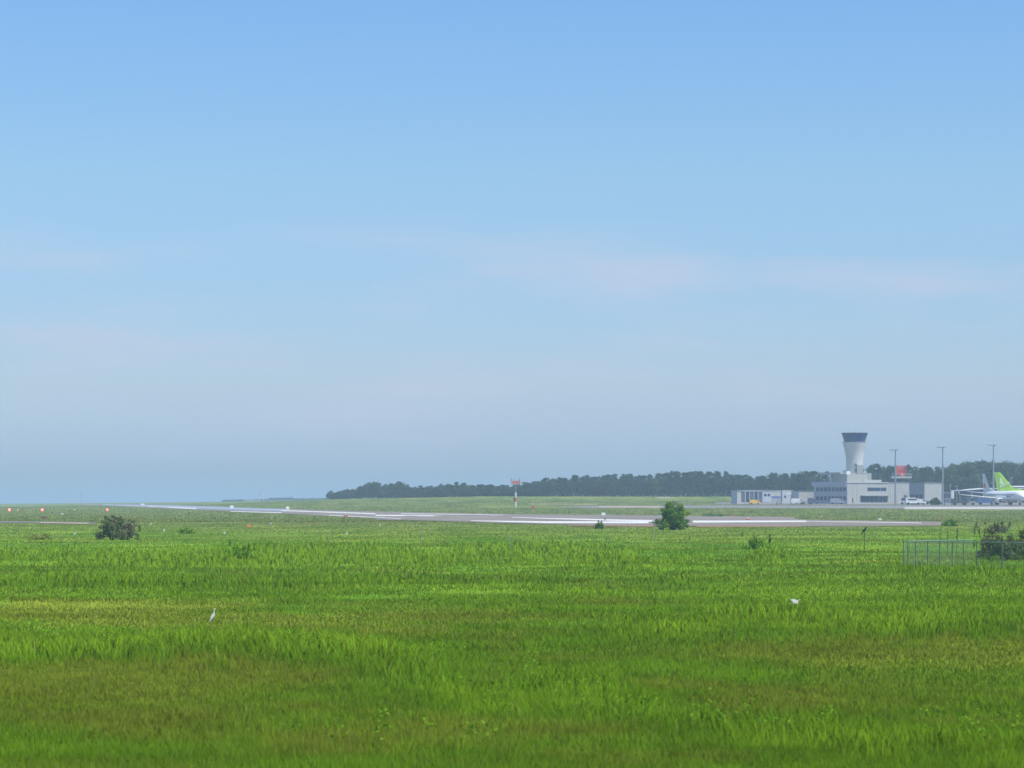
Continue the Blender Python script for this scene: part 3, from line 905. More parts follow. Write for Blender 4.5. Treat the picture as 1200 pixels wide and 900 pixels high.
    if marks == 'round':
        for s in (-1, 1):
            MB().tube([(-35.2, s * .26, 7.6), (-35.2, s * .30, 7.6)], .95, 16).build('red_emblem', RED, f)
    else:
        for s in (-1, 1):                            # pale lettering band across the fin
            mb = MB()
            for k in range(5):
                x = -35.6 + k * .78
                mb.quadbox((x, s * .3 - .03, 6.6 + .25 * k), (x + .5, s * .3 + .03, 7.7 + .25 * k))
            mb.build('pale_lettering', APALE, f)
            MB().hull8([(-35.9, s * .27 - .03, 7.9), (-34.2, s * .27 - .03, 7.9), (-34.2, s * .27 + .03, 7.9), (-35.9, s * .27 + .03, 7.9)],
                       [(-35.6, s * .2 - .03, 10.2), (-35.0, s * .2 - .03, 10.2), (-35.0, s * .2 + .03, 10.2), (-35.6, s * .2 + .03, 10.2)]).build('pale_flash', APALE, f)
    mb = MB()
    for s in (-1, 1):
        for k in range(5):
            mb.quadbox((-8.6 - k * .9, s * 1.93 - .06, 3.0), (-8.0 - k * .9, s * 1.93 + .06, 3.55))
    mb.build('dark_titles', BLUEB, t)
    return t


airliner(1151.5, 968, R(-75.5), AGREY, False, 'white airliner with a slim grey tail facing the camera, its wing reaching left', 'round', sc_=.955)
airliner(1166, 985, R(-9), AGREEN, True, 'airliner with a bright green tail fin, side on and running out of frame', 'flash', sc_=1.0)

# ------------------------------------------------------------------ vehicles


def vehicle(name, kind, px, d, m, label, cat, yaw=0.0, s=1.0, group=None):
    X, Y, z = atd(px, d)
    t = empty(name, (X, Y, z + .12), yaw, label, cat, group)
    t.scale = (s,) * 3
    if kind == 'truck':
        MB().quadbox((-3.4, -1.15, .7), (1.2, 1.15, 2.6)).build('body', m, t)
        c = MB().hull8([(1.25, -1.1, .6), (3.3, -1.1, .6), (3.3, 1.1, .6), (1.25, 1.1, .6)], [(1.25, -1.05, 2.5), (2.9, -1.05, 2.5), (2.9, 1.05, 2.5), (1.25, 1.05, 2.5)]).build('cab', m, t)
        MB().hull8([(1.7, -1.13, 1.6), (2.95, -1.13, 1.6), (2.95, 1.13, 1.6), (1.7, 1.13, 1.6)], [(1.7, -1.1, 2.25), (2.75, -1.1, 2.25), (2.75, 1.1, 2.25), (1.7, 1.1, 2.25)]).build('side_window', GLASS, c)
        MB().quadbox((-3.2, -.9, 2.6), (.9, .9, 2.85)).build('roof_rack', ALOY, t)
        xs, r = (-2.3, 2.2), .5
    elif kind == 'van':
        MB().hull8([(-2.4, -.95, .4), (2.4, -.95, .4), (2.4, .95, .4), (-2.4, .95, .4)], [(-2.35, -.9, 1.3), (2.3, -.9, 1.2), (2.3, .9, 1.2), (-2.35, .9, 1.3)]).build('body', m, t)
        MB().hull8([(-2.35, -.9, 1.3), (1.7, -.9, 1.3), (1.7, .9, 1.3), (-2.35, .9, 1.3)], [(-2.2, -.8, 2.15), (.9, -.8, 2.15), (.9, .8, 2.15), (-2.2, .8, 2.15)]).build('roof', m, t)
        MB().hull8([(-1.8, -.93, 1.4), (1.4, -.93, 1.4), (1.4, .93, 1.4), (-1.8, .93, 1.4)], [(-1.8, -.86, 1.9), (.9, -.86, 1.9), (.9, .86, 1.9), (-1.8, .86, 1.9)]).build('side_window', GLASS, t)
        xs, r = (-1.6, 1.6), .36
    else:                                             # tractor with open canopy or stairs
        MB().quadbox((-2.6, -.9, .5), (2.2, .9, 1.25)).build('body', m, t)
        c = MB().hull8([(.4, -.85, 1.25), (1.9, -.85, 1.25), (1.9, .85, 1.25), (.4, .85, 1.25)], [(.4, -.8, 2.3), (1.6, -.8, 2.3), (1.6, .8, 2.3), (.4, .8, 2.3)]).build('cab', GLASS, t)
        MB().quadbox((.2, -.95, 2.31), (1.8, .95, 2.45)).build('roof', m, t)
        if kind == 'stairs':
            mb = MB()
            for k in range(9):
                mb.quadbox((-2.6 + k * .42, -.7, 1.3 + k * .28), (-2.1 + k * .42, .7, 1.42 + k * .28))
            mb.build('stair', WHITE, t)
            MB().hull8([(-2.6, -.8, 1.3), (-2.2, -.8, 1.3), (-2.2, -.72, 1.3), (-2.6, -.72, 1.3)], [(1.2, -.8, 4.3), (1.6, -.8, 4.3), (1.6, -.72, 4.3), (1.2, -.72, 4.3)]).build('handrail', ALOY, t)
        xs, r = (-1.7, 1.5), .4
    for x in xs:
        for y in (-.86, .86):
            w = MB().tube([(x, y - .13, r), (x, y + .13, r)], r, 12).build('wheel', RUBBER, t)
    MB().quadbox((-.2, -.5, (2.85 if kind == 'truck' else 2.16 if kind == 'van' else 2.46)), (.1, .5, (3.05 if kind == 'truck' else 2.3 if kind == 'van' else 2.6))).build('light_bar', ORANGE, t)
    return t


vehicle('fire_engine', 'truck', 884.5, 1002, YELLOW, 'yellow orange fire engine parked before the dark garage bays', 'fire engine', R(8), .62)
vehicle('van', 'van', 930.2, 1004, WHITE, 'small white van left of the pair parked before the pale shed', 'van', R(80), group='white vans before the pale shed')
vehicle('van', 'van', 936.0, 1004, WHITE, 'small white van right of the pair parked before the pale shed', 'van', R(75), group='white vans before the pale shed')
vehicle('utility_car', 'van', 912.6, 1008, PALE, 'pale grey car parked alone near the long store wall', 'car', R(80), .9)
vehicle('tow_tractor', 'tractor', 946, 1003, GREYP, 'grey tow tractor just right of the white vans', 'tractor', R(10))
vehicle('dark_car', 'van', 953, 1001, DARKG, 'dark car at the left corner of the two storey building', 'car', R(5), .85)
vehicle('maintenance_truck', 'truck', 981, 1000, ALOY, 'light truck parked under the lower windows of the two storey building', 'truck', R(6), .8)
vehicle('baggage_tractor', 'tractor', 1092, 995, DARKG, 'dark baggage tractor in front of the freight shed', 'tractor', R(0))
vehicle('boarding_stairs', 'stairs', 1062.5, 985, WHITE, 'mobile boarding stairs with white steps near the radar tower foot', 'stairs', R(170), 1.15)
vehicle('service_van', 'van', 1069.5, 982, WHITE, 'white service van right of the boarding stairs', 'van', R(5), 1.2)
vehicle('cargo_truck', 'truck', 1077, 986, WHITE, 'white cargo truck in front of the shaded freight shed wall', 'truck', R(4), .8)
vehicle('belt_loader', 'tractor', 1125, 966, DARKG, 'dark loader parked beneath the airliner wing tip', 'loader', R(0), 1.2)
vehicle('blue_truck', 'truck', 1156, 975, BLUEB, 'dark blue truck left of the airliner engine', 'truck', R(0), 1.0)
vehicle('tug', 'tractor', 1135, 972, PALE, 'pale tug under the middle of the airliner wing', 'tractor', R(0), 1.1)

# ------------------------------------------------------------------ foliage
PINE_L = leafmat('pine_foliage', (0.026, 0.056, 0.024), (0.052, 0.095, 0.036), scale=.5, trans=.15, rnd=.22)
BROAD_L = leafmat('broadleaf_foliage', (0.035, 0.066, 0.022), (0.078, 0.125, 0.036), scale=.35, trans=.2, rnd=.2)
BUSH_L = leafmat('bush_foliage', (0.055, 0.135, 0.022), (0.16, 0.30, 0.045), scale=1.3, trans=.25)
DBUSH_L = leafmat('grey_green_foliage', (0.075, 0.11, 0.055), (0.22, 0.26, 0.12), scale=2.2, trans=.25)  # lighter tone puts sun-side highlights into the leaf colour, placed by noise
BROWN_L = leafmat('brown_foliage', (0.11, 0.10, 0.065), (0.22, 0.19, 0.13), scale=1.8, trans=.2)
YEL_L = leafmat('yellow_green_leaf', (0.11, 0.16, 0.02), (0.20, 0.24, 0.03), scale=2, trans=.3)
WEED_L = leafmat('weed_leaf', (0.13, 0.29, 0.015), (0.20, 0.37, 0.03), scale=3, trans=.3)


def leaves(centres, radii, per, size, seed=0, flat=.75, shell=.55):
    """many leaf quads spread through ellipsoid clumps"""
    g = np.random.default_rng(seed)
    V = []
    for c, r in zip(centres, radii):
        r = np.asarray(r, float)
        n = per
        u = g.normal(size=(n, 3)); u /= np.linalg.norm(u, axis=1)[:, None]
        rad = shell + (1 - shell) * g.random(n) ** .7
        p = np.asarray(c) + u * rad[:, None] * r
        nn = u + .55 * g.normal(size=(n, 3))         # leaves face roughly out of their clump
        a = np.cross(nn, g.normal(size=(n, 3))); a /= np.linalg.norm(a, axis=1)[:, None] + 1e-6
        b = np.cross(a, nn); b /= np.linalg.norm(b, axis=1)[:, None] + 1e-6
        s = size * (.6 + .8 * g.random(n))[:, None]
        a = a * s; b = b * s * .6
        V.append(np.stack([p - a, p - b * .8, p + a, p + b], 1).reshape(-1, 3))
    V = np.concatenate(V)
    F = np.arange(len(V)).reshape(-1, 4)
    return V, F


def crown_clumps(kind, w, h, base, g):
    cs, rs = [], []
    if kind == 'pine':
        for k in range(16):
            f = g.random()
            zz = base + h * (.15 + .85 * f)
            sp = w * .5 * (1 - .55 * f)
            a = g.random() * 6.28
            cs.append((sp * g.random() * math.cos(a), sp * g.random() * math.sin(a), zz))
            q = w * (.13 + .11 * g.random())
            rs.append((q, q, q * .6))
        cs.append((0, 0, base + h * .95)); rs.append((w * .18, w * .18, h * .1))
        cs.append((0, 0, base + h * .5)); rs.append((w * .32, w * .32, h * .35))
    else:
        for k in range(11):
            a = g.random() * 6.28; f = g.random()
            rr = w * .34 * math.sqrt(1 - (f * .9) ** 2) * (0.5 + .5 * g.random())
            cs.append((rr * math.cos(a), rr * math.sin(a), base + h * (.25 + .6 * f)))
            q = w * (.18 + .10 * g.random())
            rs.append((q, q, q * .8))
        cs.append((0, 0, base + h * .55)); rs.append((w * .34, w * .34, h * .36))
    return cs, rs


protos = {'pine': [], 'broad': []}
for kind, num in (('pine', 9), ('broad', 6)):
    for i in range(num):
        g = np.random.default_rng(100 + i + (50 if kind == 'broad' else 0))
        if kind == 'pine':
            w, h, b = 6.0 + 1.5 * g.random(), 9.0, 4.2      # a 13 m tree with bare lower trunk
            cs, rs = crown_clumps('pine', w, h, b, g)
            V, F = leaves(cs, rs, 44, .5, i)
        else:
            w, h, b = 9.5 + 1.5 * g.random(), 9.5, 1.8
            cs, rs = crown_clumps('broad', w, h, b, g)
            V, F = leaves(cs, rs, 52, .62, 30 + i)
        me = npmesh('crown', V, F, PINE_L if kind == 'pine' else BROAD_L)
        mb = MB()
        bend = (g.random() - .5) * 1.2
        mb.tube([(0, 0, -1), (bend * .3, 0, 4), (bend, .2, 8), (bend * .7, .3, 12)], [.32, .25, .17, .05], 7)
        for k in range(4):
            a = g.random() * 6.28; z0 = 5 + k * 1.6
            mb.tube([(bend * .6, .1, z0), (bend * .6 + 1.8 * math.cos(a), 1.8 * math.sin(a), z0 + 1.1)], [.10, .03], 5)
        tm = mb.build('trunk', BARK)
        protos[kind].append((me.data, tm.data))
        for o in (me, tm):
            bpy.data.objects.remove(o)

TOPX = [380, 388, 396, 410, 423, 430, 440, 450, 458, 468, 480, 500, 520, 545, 575, 600, 615, 640, 680, 700, 730, 760, 800, 850, 878, 900, 925, 950, 985, 1012, 1030, 1050, 1080, 1100, 1115, 1130, 1150, 1165, 1180, 1200, 1260]
TOPR = [578, 575, 575, 573, 570, 566, 565, 568, 567, 565.5, 570, 570, 567, 566.5, 568, 568.5, 566, 561, 557, 558, 556, 556, 553, 553, 558, 556, 554, 553, 554, 549, 546, 545, 547, 548, 545, 540.5, 538, 541, 541, 541, 543]
FRX = [380, 400, 450, 560, 850, 1260]
FRD = [1430, 1420, 1360, 1235, 1215, 1190]
wood_n = 0


def tree(kind, X, Y, H, wscale, label, group, rz):
    z = Z(X, Y)
    k = random.randrange(len(protos[kind]))
    cm_, tm_ = protos[kind][k]
    base_h = 13.4 if kind == 'pine' else 11.4
    s = H / base_h
    t = empty('pine_tree' if kind == 'pine' else 'broadleaf_tree', (X, Y, z), rz, label, 'tree', group)
    t.scale = (wscale, wscale, s)
    c = bpy.data.objects.new('crown', cm_); col.objects.link(c); c.parent = t
    c = bpy.data.objects.new('trunk', tm_); col.objects.link(c); c.parent = t
    return t


SECT = [(425, 'dark pine near the thin left tip of the wood'), (500, 'dark pine in the low wood just right of the rounded trees'), (560, 'dark pine in the low wood behind the flat brown box'),
        (592, 'dark pine in the wood just left of the striped mast'), (625, 'dark pine in the wood close behind the striped mast'), (690, 'dark pine where the wood grows taller right of the striped mast'),
        (765, 'dark pine in the wood left of the round bush'), (812, 'dark pine in the wood straight behind the round bush'), (857, 'dark pine in the wood between the round bush and the fire station'),
        (903, 'dark pine in the wood behind the fire station'), (953, 'dark pine in the wood behind the long pale store and shed'), (990, 'dark pine behind the roof terrace left of the control tower'),
        (1040, 'dark tree in the wood just right of the control tower'), (1070, 'dark tree in the wood behind the red radar'), (1112, 'dark tree in the wood behind the freight shed'),
        (1160, 'tall rounded tree in the highest wood left of the green tail'), (1400, 'tall rounded tree in the high wood right of the green tail')]


def section(px):
    for lim, lb in SECT:
        if px < lim: return lb, lb.replace('dark pine', 'pines').replace('dark tree', 'trees').replace('tall rounded tree', 'rounded trees')


spec_trees = [(388.5, 1438, 575.0, 'pine', 'small lone tree at the far left tip of the wood'),
              (436.5, 1400, 564.6, 'broad', 'rounded tree standing highest at the left end of the wood'),
              (455, 1392, 568.0, 'broad', 'wide low rounded tree right of the highest one at the left end of the wood'),
              (470, 1382, 565.2, 'broad', 'second high rounded tree at the left end of the wood')]
for px_, d_, rr_, kd, lb in spec_trees:
    X, Y, z = atd(px_, d_)
    H = zrow(rr_, Y) - z
    tree(kd, X, Y, H, (1.05 if kd == 'broad' else .75), lb, None, random.random() * 6)
for rowk, (off, step) in enumerate(((0, 3.7), (20, 4.3), (42, 5.2))):
    px_ = 397 + rowk * 4
    while px_ < 1262:
        d_ = float(np.interp(px_, FRX, FRD)) + off + random.uniform(-7, 7)
        rtop = float(np.interp(px_, TOPX, TOPR)) + random.gauss(0.8, 1.0) + (1.2 if rowk == 0 else -.2)
        X, Y, z = atd(px_, d_)
        H = zrow(rtop, Y) - z
        big = px_ > 1112
        kd = 'broad' if big or random.random() < .12 or (1000 < px_ and random.random() < .5) else 'pine'
        lb, gp = section(px_)
        if H > 3.5:
            ws = (.82 if kd == 'pine' else .66) * random.uniform(.8, 1.15) * (1.25 if big else 1)
            if px_ < 560: ws *= .85
            tree(kd, X, Y, H, ws, lb, gp, random.random() * 6)
        px_ += step * (1.3 if big else 1) * random.uniform(.75, 1.25) * FPX / d_ * (1.0 if px_ > 560 else .8)

# dense scrub filling the foot of the wood, and a far dark shore
cs, rs = [], []
g = np.random.default_rng(5)
for px_ in np.arange(390, 1262, 5.0):
    for off in (2, 20, 38):
        d_ = float(np.interp(px_, FRX, FRD)) + off + g.uniform(-4, 4)
        X, Y, z = atd(px_ + g.uniform(-3, 3), d_)
        H = (zrow(float(np.interp(px_, TOPX, TOPR)), Y) - z)
        hh = H * g.uniform(.66, .88)
        cs.append((X, Y, z + hh * .5)); rs.append((2.7, 2.3, hh * .56))
for px_ in np.arange(1112, 1264, 4.2):
    d_ = float(np.interp(px_, FRX, FRD)) + g.uniform(0, 12)
    X, Y, z = atd(px_, d_)
    H = zrow(float(np.interp(px_, TOPX, TOPR)) + g.uniform(.3, 2.6), Y) - z
    q = g.uniform(2.2, 4.2)
    cs.append((X, Y, z + H - q * .85)); rs.append((q * 1.15, q, q * .85))
V, F = leaves(cs, rs, 210, .5, 77, shell=.5)
tag(npmesh('wood_undergrowth', V, F, PINE_L), 'dark scrub filling the foot of the long wood', kind='stuff')
cs, rs = [], []
for px_ in np.arange(262, 384, 1.6):
    d_ = 2900
    X, Y, z = atd(px_, d_)
    cs.append((X, Y, z + .6)); rs.append((2.5, 2.5, 1.2 + 1.0 * g.random()))
V, F = leaves(cs, rs, 40, .8, 78, shell=.3)
tag(npmesh('far_scrub', V, F, PINE_L), 'thin dark line of scrub on the horizon left of the wood', kind='stuff')


def bush(name, px, d, w, h, mats, label, seed, per=60, size=.10, lean=0.0, clumps=34, stems=7, cat='bush', zoff=0.0, wispy=0):
    X, Y, z = atd(px, d)
    t = empty(name, (X, Y, z + zoff), 0, label, cat)
    g = np.random.default_rng(seed)
    sm = MB()
    for k in range(stems):
        a = g.random() * 6.28; q = w * .3 * g.random()
        sm.tube([(q * .3 * math.cos(a), q * .3 * math.sin(a), -.2), (q * math.cos(a), q * math.sin(a), h * .45), (q * 1.5 * math.cos(a) + lean * .5, q * 1.5 * math.sin(a), h * .85)], [.05 * h / 3 + .01, .03, .01], 5)
    sm.build('stem', BARK, t)
    groups = [[] for _ in mats]
    for k in range(clumps):
        a = g.random() * 6.28; f = g.random() ** .8
        f = f if k % 2 else f * .30
        rr = w * .43 * math.sqrt(max(0.02, 1 - (max(0, f - .22) / .80) ** 2)) * g.random() ** .4
        c = (rr * math.cos(a) + lean * f, rr * math.sin(a), h * (.03 + .87 * f))
        q = w * (.05 + .085 * g.random())
        groups[0 if g.random() < .6 or len(mats) == 1 else 1 + int(g.random() * (len(mats) - 1))].append((c, (q, q, q * .8)))
    groups[0].append(((0, 0, h * .40), (w * .28, w * .28, h * .31)))
    core = len(groups[0]) - 1
    for k in range(wispy):
        a = g.random() * 6.28
        groups[-1].append(((w * .5 * math.cos(a) + lean, w * .4 * math.sin(a), h * (.4 + .65 * g.random())), (.05 * w, .05 * w, .16 * h)))
    for i, (m, gr_) in enumerate(zip(mats, groups)):
        if gr_:
            V, F = leaves([c for c, r in gr_], [r for c, r in gr_], per if i < 2 else per // 2, size * (1 if i < 2 else .7), seed + i, shell=.3)
            if i == 0:
                V2, F2 = leaves([gr_[core][0]], [gr_[core][1]], per * 14, size * 1.2, seed + 90, shell=.6)
                F = np.concatenate([F, F2 + len(V)]); V = np.concatenate([V, V2])
            npmesh('foliage', V, F, m, t)
    return t


bush('round_bush', 788.5, 363, 5.6, 4.3, [BUSH_L, leafmat('bush_light_leaf', (.14, .26, .03), (.20, .34, .05), scale=1.2), BUSH_L], 'large round green bush standing alone in front of the runway', 3, 90, .13, clumps=80)
bush('grey_bush', 132, 262, 3.7, 2.75, [DBUSH_L, DBUSH_L, BROWN_L], 'dark grey green bush at the left of the field', 14, 90, .085, clumps=66)
bush('pale_bush', 150, 264, 2.6, 2.6, [BROWN_L, DBUSH_L], 'paler brownish thin bush touching the right side of the dark bush', 19, 40, .075, clumps=24, wispy=6)
bush('dark_bush', 1174, 172, 2.7, 1.95, [DBUSH_L, DBUSH_L, YEL_L], 'dark bush with yellow green shoots behind the fence at the right edge', 23, 110, .06, clumps=40)
bush('dark_bush', 1200, 173, 3.0, 2.1, [DBUSH_L, BUSH_L, YEL_L], 'green and dark bush cut by the right edge of the frame', 27, 110, .06, clumps=40)
bush('brown_bush', 1158, 174, 1.9, 2.3, [BROWN_L, DBUSH_L], 'thin purple brown bush behind the fence, left of the dark bushes', 31, 50, .055, clumps=30, wispy=14)
bush('low_shrub', 703, 372, 1.9, 1.4, [BUSH_L, DBUSH_L], 'small dark shrub in front of the runway left of the round bush', 37, 30, .09, clumps=12, wispy=4)
bush('low_shrub', 1113, 420, 3.6, 1.0, [WEED_L, BUSH_L], 'low wide shrub at the right end of the runway', 41, 50, .12, clumps=22)
bush('low_shrub', 1097, 980, 5.0, 3.0, [BROAD_L], 'dark rounded shrub before the pale freight shed', 43, 60, .4, clumps=14)
bush('low_shrub', 886, 216, 2.4, 1.2, [WEED_L, BUSH_L], 'low leafy weed clump in the middle of the field right of the round bush', 47, 40, .07, clumps=16, wispy=6)
bush('low_shrub', 284, 172, 1.8, 1.3, [WEED_L], 'leafy weed clump with tall tips in the bright grass band at the left', 51, 40, .06, clumps=14, wispy=10)
bush('low_shrub', 46, 265, 3.4, .7, [leafmat('mound_leaf', (.20, .27, .05), (.28, .34, .08), scale=2)], 'low yellowish grassy mound left of the dark bush', 55, 50, .07, clumps=18)
bush('low_shrub', 218, 318, 2.6, .9, [WEED_L], 'low green shrub between the dark bush and the runway', 57, 40, .09, clumps=12)
bush('low_shrub', 836, 690, 7.0, .7, [BUSH_L], 'low dark hedge along the far runway edge right of the round bush', 59, 50, .18, clumps=18)
bush('low_shrub', 1170, 330, 3.5, 1.3, [BROWN_L, BUSH_L], 'brownish low shrub behind the fenced bushes', 63, 40, .09, clumps=14, wispy=6)

for px_, d_, hh, lb in ((1110, 176, 2.05, 'thin dark weed stalk behind the fence rail, middle of three'), (1121, 178, 2.15, 'thin dark weed stalk behind the fence rail, rightmost of three'), (1101, 180, 1.9, 'short thin weed stalk behind the fence rail'),
                        ):
    X, Y, z = atd(px_, d_)
    t = empty('weed_stalk', (X, Y, z), 0, lb, 'weed')
    MB().tube([(0, 0, -.1), (.03, 0, hh * .6), (.06, 0, hh)], [.02, .015, .006], 5).build('stem', BARK, t)
    V, F = leaves([(.03, 0, hh * (.35 + .1 * k)) for k in range(6)], [(.07, .07, .14)] * 6, 12, .045, int(px_))
    npmesh('leaf', V, F, BROWN_L, t)

# ------------------------------------------------------------------ grass blades
GRASS = leafmat('grass_blade', None or (0, 0, 0), (0, 0, 0), attr=True, trans=.25)


def in_paved(px, row):
    m = np.zeros(px.shape, bool)
    for nr_, fr_ in ((RW_NEAR, RW_FAR), ([(560, 594.9), (1210, 596.7)], [(560, 592.5), (1210, 592.3)]), ([(1060, 598.5), (1260, 598.5)], [(1060, 587), (1260, 587)]),
                     ([(862, 591.4), (1260, 592.6)], [(862, 587), (1260, 587)]), ([(-40, 613.4), (112, 614.4)], [(-40, 611.1), (112, 612.9)]), ([(816, 618.2), (1000, 617.7)], [(816, 616), (1000, 616)])):
        a = np.interp(px, [p[0] for p in nr_], [p[1] for p in nr_]); b = np.interp(px, [p[0] for p in fr_], [p[1] for p in fr_])
        m |= (px > nr_[0][0]) & (px < nr_[-1][0]) & (row < a) & (row > b)
    return m


def blades(name, n, r0, r1, label, hmul, wpx, far=False, x0=-70, x1=1270, minh=.14, seed=1, tall=False, dark=.0):
    g = np.random.default_rng(seed)
    row = r0 + (r1 - r0) * g.random(n)
    px = x0 + (x1 - x0) * g.random(n)
    if far:
        d = np.geomspace(430, 1400, 600)
        P = np.linspace(x0, x1, 60)
        # choose distance with even spread on the ground as seen, by inverting rows column by column
        ci = np.clip(((px - x0) / (x1 - x0) * 59).astype(int), 0, 59)
        dd = np.empty(n)
        for k in range(60):
            t = (P[k] - 600) / FPX
            rr = HOR + (CAMZ - terr(t * d, d)) * FPX / d
            rr = np.minimum.accumulate(rr)
            sel = ci == k
            dd[sel] = np.interp(-row[sel], -rr, d)
        D = dd
    else:
        D = CAMZ * FPX / (row - HOR)
    D = D * (1 + .01 * g.normal(size=n))
    X = (px - 600) / FPX * D
    z = terr(X, D)
    rw_ = HOR + (CAMZ - z) * FPX / D
    keep = ~in_paved(px, rw_)
    L, H = layout(X, D)
    if tall:
        keep &= g.random(n) < np.clip((H - .75) * 2.2, 0, 1)
    X, D, z, L, H, px = X[keep], D[keep], z[keep], L[keep], H[keep], px[keep]
    n = len(X)
    hgt = (minh + hmul * H) * (.55 + .75 * g.random(n))
    wid = np.maximum(.007, wpx * D / FPX) * (.6 + .8 * g.random(n))
    yaw = g.random(n) * 6.283
    ux, uy = np.cos(yaw) * wid / 2, np.sin(yaw) * wid / 2
    la = g.random(n) * 6.283; lm = hgt * (.15 + .75 * g.random(n))
    lx, ly = np.cos(la) * lm - .05 * hgt, np.sin(la) * lm
    if tall:
        V = np.empty((n, 5, 3), np.float32)
        V[:, 0] = np.stack([X - ux, D - uy, z - .05], 1); V[:, 1] = np.stack([X + ux, D + uy, z - .05], 1)
        mx, my, mz = X + lx * .35, D + ly * .35, z + hgt * .62
        V[:, 2] = np.stack([mx + ux * .8, my + uy * .8, mz], 1); V[:, 3] = np.stack([mx - ux * .8, my - uy * .8, mz], 1)
        V[:, 4] = np.stack([X + lx, D + ly, z + hgt], 1)
        k = np.arange(n)[:, None] * 5
        F = np.concatenate([k + np.array([[0, 1, 2]]), k + np.array([[0, 2, 3]]), k + np.array([[3, 2, 4]])], 0)
        nv = 5
    else:
        V = np.empty((n, 3, 3), np.float32)
        V[:, 0] = np.stack([X - ux, D - uy, z - .03], 1); V[:, 1] = np.stack([X + ux, D + uy, z - .03], 1)
        V[:, 2] = np.stack([X + lx, D + ly, z + hgt], 1)
        F = np.arange(n)[:, None] * 3 + np.array([[0, 1, 2]])
        nv = 3
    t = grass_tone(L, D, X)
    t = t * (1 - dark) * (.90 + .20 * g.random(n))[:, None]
    sel = g.random(n) < np.clip(.16 - .2 * L, .01, .2)
    t[sel] = STRAW * (.6 + .5 * g.random(sel.sum()))[:, None]
    t[:, 0] *= .9 + .25 * g.random(n)
    T = np.repeat(t, nv, axis=0).astype(np.float32)
    o = npmesh(name, V.reshape(-1, 3), F, GRASS, tone=T)
    return tag(o, label, kind='stuff')


blades('meadow_grass', 1150000, 610, 965, 'rough meadow grass in olive and green patches', .13, 1.05, seed=1, minh=.07)
blades('tall_grass', 230000, 628, 965, 'taller lush green grass in bands across the meadow', .29, 1.1, seed=2, tall=True, minh=.1)
blades('far_grass', 90000, 586, 612, 'grass along the runway and taxiway', .22, 1.3, far=True, seed=3, minh=.1)
# broad leaved weeds in the bright band
g = np.random.default_rng(9)
n = 1500
row = np.where(g.random(n) < .6, g.uniform(640, 668, n), g.uniform(640, 930, n)); px = g.uniform(-60, 1260, n)
D = CAMZ * FPX / (row - HOR); X = (px - 600) / FPX * D
L, H = layout(X, D)
kk = (H > .7)
X, D, H = X[kk], D[kk], H[kk]
z = terr(X, D)
V, F = leaves(np.stack([X, D, z + .25 + .38 * H], 1), [(.30, .30, .22)] * len(X), 18, .032, 4, shell=.2)
tag(npmesh('broad_weeds', V, F, WEED_L), 'broad leaved weeds mixed through the tall grass', kind='stuff')

# ------------------------------------------------------------------ chain link fence (an enclosure whose near corner is at its left)
FH = 1.62
f0 = atd(1058.5, 157)
f1 = (atd(1240, 142)[0], 142)
f2 = (atd(1141, 159)[0], 159.5)
fr = empty('chain_link_fence', (f0[0], f0[1], f0[2]), 0, 'green grey chain link fence enclosure with a top rail at the right of the meadow', 'fence')


def fence_run(p0, p1, px_posts):
    a = Vector((p0[0], p0[1])); b = Vector((p1[0], p1[1])); dv = (b - a).normalized(); Lg = (b - a).length
    o = Vector((f0[0], f0[1])); tz = f0[2]

    def P(s, h):
        q = a + dv * s
        return (q.x - o.x, q.y - o.y, Z(q.x, q.y) - tz + h)
    for px_ in px_posts:
        t = (px_ - 600) / FPX
        s = (t * a.y - a.x) / (dv.x - t * dv.y)
        MB().tube([P(s, -.3), P(s, FH + .03)], .032, 8).build('post', FENCE, fr)
    n = 12
    MB().tube([P(Lg * k / n, FH) for k in range(n + 1)], .026, 6).build('top_rail', RAIL, fr)
    mb = MB()                                         # woven diamonds as thin wires
    st = .085; hN = FH - .2
    cnt = int((Lg + hN) / st)
    nrm = Vector((-dv.y, dv.x)) * .0022
    for sgn in (1, -1):
        for k in range(cnt):
            s0 = -hN + k * st if sgn > 0 else k * st
            ss, se = s0, s0 + sgn * hN
            h0, h1 = .18, .18 + hN
            lo_, hi_ = 0.0, Lg
            def cl(s_):
                return min(max(s_, lo_), hi_)
            c0, c1 = cl(ss), cl(se)
            if abs(c1 - c0) < .02: continue
            ha = h0 + (c0 - ss) / (se - ss) * (h1 - h0); hb = h0 + (c1 - ss) / (se - ss) * (h1 - h0)
            A, B = Vector(P(c0, ha)), Vector(P(c1, hb))
            wd = Vector((0, 0, .0030))
            k_ = len(mb.v)
            mb.v += [tuple(A - wd), tuple(B - wd), tuple(B + wd), tuple(A + wd)]
            mb.f.append((k_, k_ + 1, k_ + 2, k_ + 3))
    tag(mb.build('wire_mesh', mat('grey_mesh', (0.22, 0.30, 0.29), .6), fr), kind='stuff')


fence_run(f0, f1, [1058.5, 1087, 1116, 1144.5, 1174, 1204, 1234])
fence_run((f0[0] + .02, f0[1] + .3), f2, [1064, 1073, 1101, 1129])

# ------------------------------------------------------------------ posts, stakes, birds
def stake(px, d, h, m, label, r=.04, cap=False):
    X, Y, z = atd(px, d)
    t = empty('stake', (X, Y, z), 0, label, 'stake')
    MB().tube([(0, 0, -.2), (.01, 0, h)], [r, r * .9], 8).build('pole', m, t)
    if cap: MB().tube([(.01, 0, h), (.01, 0, h + .05)], [r * 1.3, r * .8], 8).build('cap', m, t)
    return t


